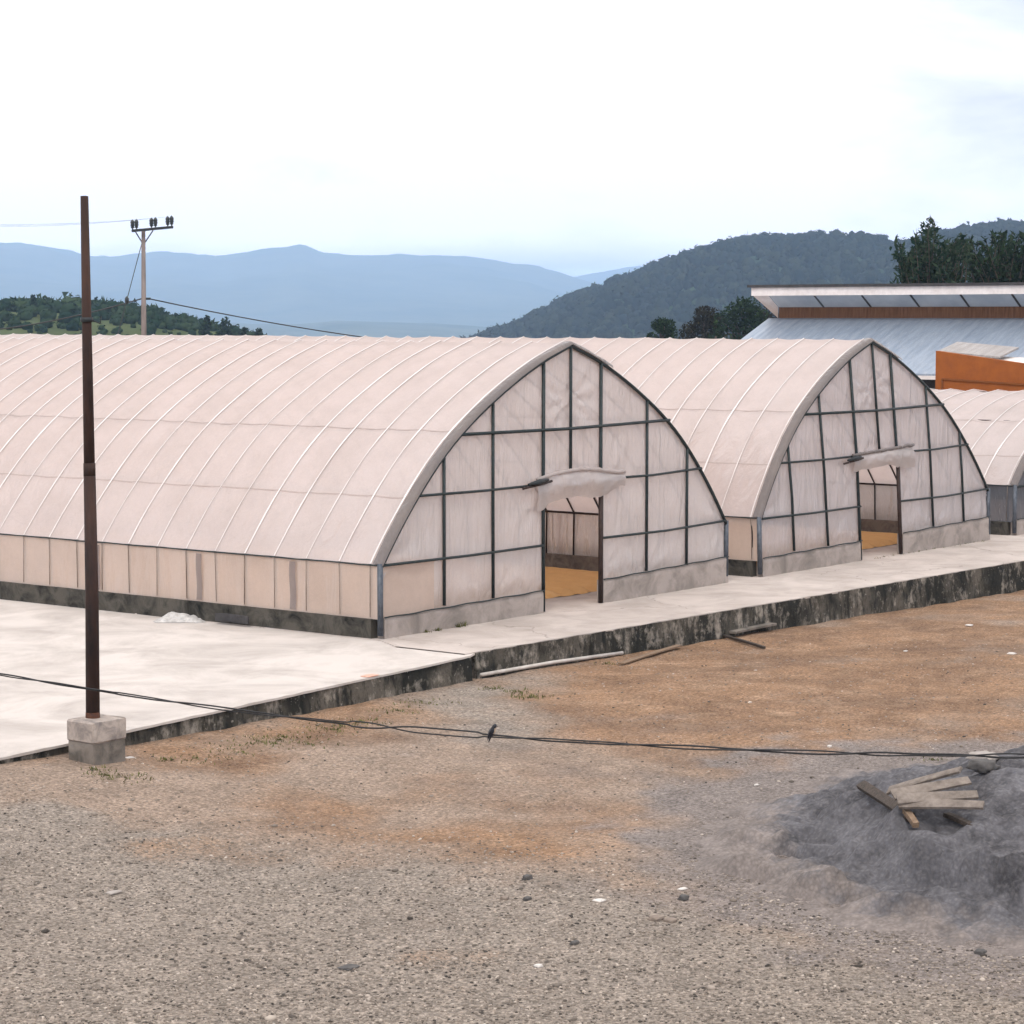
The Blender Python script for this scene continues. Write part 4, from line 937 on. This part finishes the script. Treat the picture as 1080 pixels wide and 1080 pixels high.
def tree(px, py_top, dep, width, label, mat, n=3500, leaf=.22, nb=26, name='tree', squash=1., group='trees behind the middle greenhouse', hfac=.75):
    top = at(px, py_top, dep); bz = gz(top[0], top[1]); H = top[2]-bz; base = np.array([top[0], top[1], bz])
    root = empty(name, base); tag(root, label, 'tree', group)
    c = []; r_ = []; br = MB()
    br.tube([(0, 0, -.2), (.05, .02, H*.3), (.0, .08, H*.6), (0, 0, H*.85)], [.035*H, .028*H, .018*H, .008*H], 8)
    for i in range(nb):
        u = random.random(); a = random.random()*6.28; z = H*(1-hfac+hfac*.92*u); rr = width/2*(math.sin(math.pi*(.12+.80*u))**.7)*random.uniform(.45, 1.)
        q = np.array([math.cos(a)*rr, math.sin(a)*rr, z]); c.append(q); r_.append(width*random.uniform(.10, .20))
        br.tube([(0, 0, z*.72), tuple(q*np.array([.55, .55, .92])), tuple(q)], [.012*H, .008*H, .003*H], 5)
    c.append(np.array([0, 0, H-width*.12])); r_.append(width*.14)
    br.build('trunk', M['bark'], root)
    v, f, tn = leaves(c, r_, n, leaf, squash); o = np_mesh('crown', v, f, mat, tn, False, root)
    return root
tree(699, 336, 150, 2.7, 'small round dark tree left of the darker clump behind the middle greenhouse', M['leaf_dark'], 5200, .2, 30)
tree(742, 324, 165, 4.4, 'bronze dark broad tree in the clump behind the middle greenhouse', M['leaf_brown'], 9000, .25, 52)
tree(785, 317, 160, 4.6, 'blackish green tree nearest the hall in the clump behind the middle greenhouse', M['leaf_dark'], 9000, .25, 52)
tree(812, 322, 170, 4., 'dark tree half hidden behind the left end of the hall', M['leaf_brown'], 7000, .25, 44)
tree(755, 338, 140, .75, 'slim bright green columnar tree in front of the dark clump', M['leaf_mid'], 900, .16, 10, hfac=.9)
# feathery dark tree rising over the hall: many upswept plumes
def plume_tree(px0, px1, dep, label, pys, n_pl, mat, sd):
    rr = random.Random(sd); mid_ = at((px0+px1)/2, 300, dep); bz = gz(mid_[0], mid_[1]); base = np.array([mid_[0], mid_[1], bz])
    root = empty('feathery_tree', base); tag(root, label, 'tree', 'feathery trees behind the hall'); br = MB(); LV = []; LF = []; LT = []
    br.tube([(0, 0, -.2), (.1, 0, 3), (0, .1, 6), (0, 0, 8)], [.28, .22, .14, .05], 8)
    n0 = 0
    for k in range(n_pl):
        u = rr.random(); px = px0+(px1-px0)*u; topy = float(np.interp(px, pys[0], pys[1]))+abs(rr.gauss(0, 1))*20*(0 if k % 6 == 0 else 1)+2
        tip = at(px+rr.uniform(-3, 3), topy, dep+rr.uniform(-2.5, 2.5))-base; st0 = np.array([tip[0]*.2+rr.uniform(-.6, .6), tip[1]*.2+rr.uniform(-.6, .6), tip[2]*rr.uniform(.3, .6)])
        c1 = st0+(tip-st0)*.5+np.array([rr.uniform(-.6, .6), rr.uniform(-.6, .6), .1])+np.array([tip[0], tip[1], 0])*rr.uniform(-.35, .3)
        pts = [(1-t)**2*st0+2*t*(1-t)*c1+t*t*tip for t in np.linspace(0, 1, 7)]
        br.tube(pts, [.06, .05, .04, .03, .022, .014, .006], 5)
        m_ = 84
        t = np.array([rr.random()**.75 for _ in range(m_)]); pp = np.array([(1-q)**2*st0+2*q*(1-q)*c1+q*q*tip for q in t])
        sprd = (.07+.72*(1-t))[:, None]; pp = pp+rng.normal(size=(m_, 3))*sprd*np.array([.7, .7, .5])
        dirn = (tip-c1)/np.linalg.norm(tip-c1); a = rng.normal(size=(m_, 3))*.5+dirn*.5+np.array([0, 0, -.1]); a /= np.linalg.norm(a, axis=1)[:, None]
        b = np.cross(a, rng.normal(size=(m_, 3))); b /= np.linalg.norm(b, axis=1)[:, None]; s_ = .16+.26*rng.random(m_)
        A_ = a*s_[:, None]; B_ = b*(s_*.34)[:, None]
        LV.append(np.stack([pp-A_*.5, pp+B_*.5, pp+A_*.5, pp-B_*.5], 1).reshape(-1, 3)); LF.append(np.arange(4*m_).reshape(m_, 4)+n0); n0 += 4*m_
        LT.append(np.repeat(np.clip(.3+.3*rng.normal(size=m_)+rr.uniform(-.25, .25), 0, 1), 4))
    br.build('trunk', M['bark'], root)
    np_mesh('crown', np.vstack(LV), np.vstack(LF), mat, np.concatenate(LT)[:, None].repeat(3, 1), False, root)
plume_tree(943, 1022, 96, 'feathery dark tree with loose upswept tips rising over the hall roof', ([930, 946, 960, 968, 982, 990, 1000, 1012, 1030], [280, 243, 268, 240, 224, 250, 252, 244, 246]), 84, M['leaf_feather'], 3)
plume_tree(1005, 1110, 102, 'denser feathery tree at the right edge behind the hall roof', ([1000, 1020, 1040, 1060, 1085, 1120], [254, 247, 246, 242, 244, 240]), 96, M['leaf_dark'], 9)

# ------------------------------------------------------------------ hills, woods and mountains
def prof(pts): 
    xs = np.array([p[0] for p in pts], float); ys = np.array([p[1] for p in pts], float)
    def f(px): return float(np.mean([np.interp(px+o_, xs, ys) for o_ in (-7, 0, 7)]))
    return f
def hill(name, pr, px0, px1, npx, d_front, d_ridge, d_back, zbase, mat, rough, nd=26, rs=1.):
    P = []
    for i in range(npx):
        px = px0+(px1-px0)*i/(npx-1); row = []
        zr = at(px, pr(px), d_ridge)[2]
        for j in range(nd):
            t = j/(nd-1); d = d_front+(d_back-d_front)*t
            k = smooth01((d-d_front)/(d_ridge-d_front)) if d < d_ridge else 1-.8*smooth01((d-d_ridge)/(d_back-d_ridge))
            k = k**.8
            p = dl(d, d*(px-540)/F); e = max(.26, min(1, 4*abs(d-d_ridge)/(d_back-d_front)))
            row.append((p[0], p[1], zbase+(zr-zbase)*k+rough*fbm(p[0]*rs/d_ridge*9, p[1]*rs/d_ridge*9, 2., 5)*e*k+rough*.10*fbm(p[0]*rs/d_ridge*60, p[1]*rs/d_ridge*60, 6., 4)*k*2.2))
        P.append(row)
    o = MB().grid(P).build(name, mat, None, True); tag(o, kind='structure'); return np.array(P)
mt = prof([(-500, 268), (-250, 248), (-100, 262), (0, 256.5), (45, 258), (90, 269), (125, 270.5), (180, 267), (230, 273), (270, 268), (296, 265), (311, 263.5), (317, 257), (323, 258), (330, 264), (345, 269), (380, 271), (430, 268.5), (480, 271), (520, 274), (560, 281), (600, 292), (640, 304), (760, 330), (1000, 345), (1600, 345)])
hill('mountain', mt, -420, 1300, 260, 5200, 9000, 10200, -50, M['mountain'], 60)
m2 = prof([(300, 330), (520, 315), (585, 297), (620, 289), (660, 282), (700, 279), (800, 280), (1000, 280), (1300, 280)])
hill('mountain', m2, 420, 1300, 70, 9800, 11500, 12400, -50, M['mountain'], 20, 14)
m3 = prof([(-400, 334), (-100, 330), (60, 336), (300, 342), (360, 338), (450, 340), (520, 345), (600, 352), (900, 360)])
hill('foothill', m3, -380, 760, 80, 3200, 4800, 5100, -50, M['mountain'], 10, 16)
hr = prof([(440, 380), (490, 366), (520, 356), (560, 339), (600, 319), (640, 306), (670, 294), (700, 282), (735, 270), (770, 260), (810, 257), (860, 257), (910, 258), (935, 262), (950, 264), (975, 257), (1000, 250), (1040, 245), (1100, 243), (1300, 232), (1500, 225)])
HP = hill('wooded_hill', hr, 430, 1320, 120, 760, 1500, 1900, -52, M['hill_wood'], 9, 30, 2.)
def scatter(name, HP, n, rad, label, mat, tall=1., jmax=None, fz=None, leafn=12):
    a, b = HP.shape[:2]; iv2, if2 = ico(1); k = len(iv2)
    ii = rng.random(n)*(a-1.01); jj = rng.random(n)*((jmax or b)-1.01); i0 = ii.astype(int); j0 = jj.astype(int); u = (ii-i0)[:, None]; v_ = (jj-j0)[:, None]
    p = HP[i0, j0]*(1-u)*(1-v_)+HP[i0+1, j0]*u*(1-v_)+HP[i0, j0+1]*(1-u)*v_+HP[i0+1, j0+1]*u*v_
    r_ = rad*(.55+.75*rng.random(n)**1.3)
    if fz is not None: r_ = r_*fz(p)
    vv = iv2[None]*(1+.55*(rng.random((n, k, 1))-.5))*r_[:, None, None]*np.array([1, 1, tall])+p[:, None]+np.array([0, 0, 1.])*(r_*tall*.55)[:, None, None]
    ff = (if2[None]+(np.arange(n)*k)[:, None, None]).reshape(-1, 3)
    t0 = np.clip(.32+.22*rng.normal(size=n), 0, 1)[:, None]; tn = np.clip(t0*.8+.08*rng.normal(size=(n, k)), 0, 1).reshape(-1)
    kl = leafn                                          # ragged leaf masses standing out of each crown
    d = rng.normal(size=(n, kl, 3)); d[..., 2] = np.abs(d[..., 2])*.9+.05; d /= np.linalg.norm(d, axis=-1)[..., None]
    q = p[:, None]+d*(r_[:, None]*(.75+.45*rng.random((n, kl))))[..., None]*np.array([1, 1, tall])+np.array([0, 0, 1.])*(r_*tall*.55)[:, None, None]
    tri = q[:, :, None]+rng.normal(size=(n, kl, 3, 3))*(r_*.26)[:, None, None, None]
    tl = np.repeat(np.clip(t0+.18*rng.normal(size=(n, kl)), 0, 1).reshape(-1), 3)
    lf = np.arange(n*kl*3).reshape(-1, 3)+len(vv.reshape(-1, 3))
    vv = np.vstack([vv.reshape(-1, 3), tri.reshape(-1, 3)]); ff = np.vstack([ff, lf]); tn = np.concatenate([tn, tl])[:, None].repeat(3, 1)
    return tag(np_mesh(name, vv.reshape(-1, 3), ff, mat, tn), label, 'woodland', kind='stuff')
scatter('forest', HP, 11000, 2.9, 'dense bluish woodland covering the hill at right', M['forest'], 1.15, 26)
hl = prof([(-300, 318), (-60, 324), (0, 326), (60, 327), (110, 330), (160, 334), (200, 341), (250, 350), (290, 360), (340, 372), (420, 390)])
HL = hill('scrub_hill', hl, -260, 420, 60, 215, 380, 520, -22, M['hill_near'], 1.2, 26, 3.)
dens_l = lambda p: np.array([.35+1.0*max(0, .5+1.6*fbm(q[0]*.02, q[1]*.02, 3.)) for q in p])
scatter('bushes', HL, 3600, .70, 'green bushes covering the low hill at left', M['bush'], .85, 22, dens_l, 26)
for (px, pyt, d_, w_, lab) in ((35, 311, 360, 2.2, 'pointed dark tree on the skyline of the low hill at far left'), (14, 320, 365, 3., 'rounded tree on the low hill left of the pointed skyline tree'), (218, 333, 340, 2.6, 'bushy dark tree leftmost in the row running down the low hill'), (238, 336, 335, 3.8, 'broad dark tree second in the row running down the low hill'), (258, 345, 330, 2.2, 'small dark tree third in the row running down the low hill'), (273, 346, 330, 2.6, 'dark rounded tree last in the row running down the low hill'), (115, 322, 370, 1.8, 'tiny dark tree on the low hill just left of the utility pole')):
    tp2 = at(px, pyt, d_)
    H_ = 4.6; base2 = tp2-np.array([0, 0, H_]); root = empty('hill_tree', base2); tag(root, lab, 'tree', 'trees on the low hill at left')
    MB().tube([(0, 0, -1), (0, 0, H_*.8)], [.2, .06], 6).build('trunk', M['bark'], root)
    cs = []; rs_ = []
    for i in range(9):
        u = i/8; cs.append(np.array([random.uniform(-.3, .3)*w_*(1-u), random.uniform(-.3, .3)*w_*(1-u), H_*(.3+.62*u)])); rs_.append(w_*.34*(1-.55*u))
    v, f, tn = leaves(cs, rs_, 900, .45, 1., 1.8); np_mesh('crown', v, f, M['leaf_dark'], tn, False, root)

# ------------------------------------------------------------------ valley haze
t = NT('valley haze'); pvn = t.n('ShaderNodeVolumePrincipled'); pvn.inputs['Color'].default_value = (.49, .70, 1., 1); pvn.inputs['Density'].default_value = .00019; pvn.inputs['Anisotropy'].default_value = .45
t.l(pvn.outputs[0], t.out.inputs['Volume'])
hz = MB().box((-14000, -14000, -64), (14000, 14000, 350)).build('haze', t.mat, None, False); tag(hz, 'thin bluish haze filling the valley air', 'haze', kind='stuff')
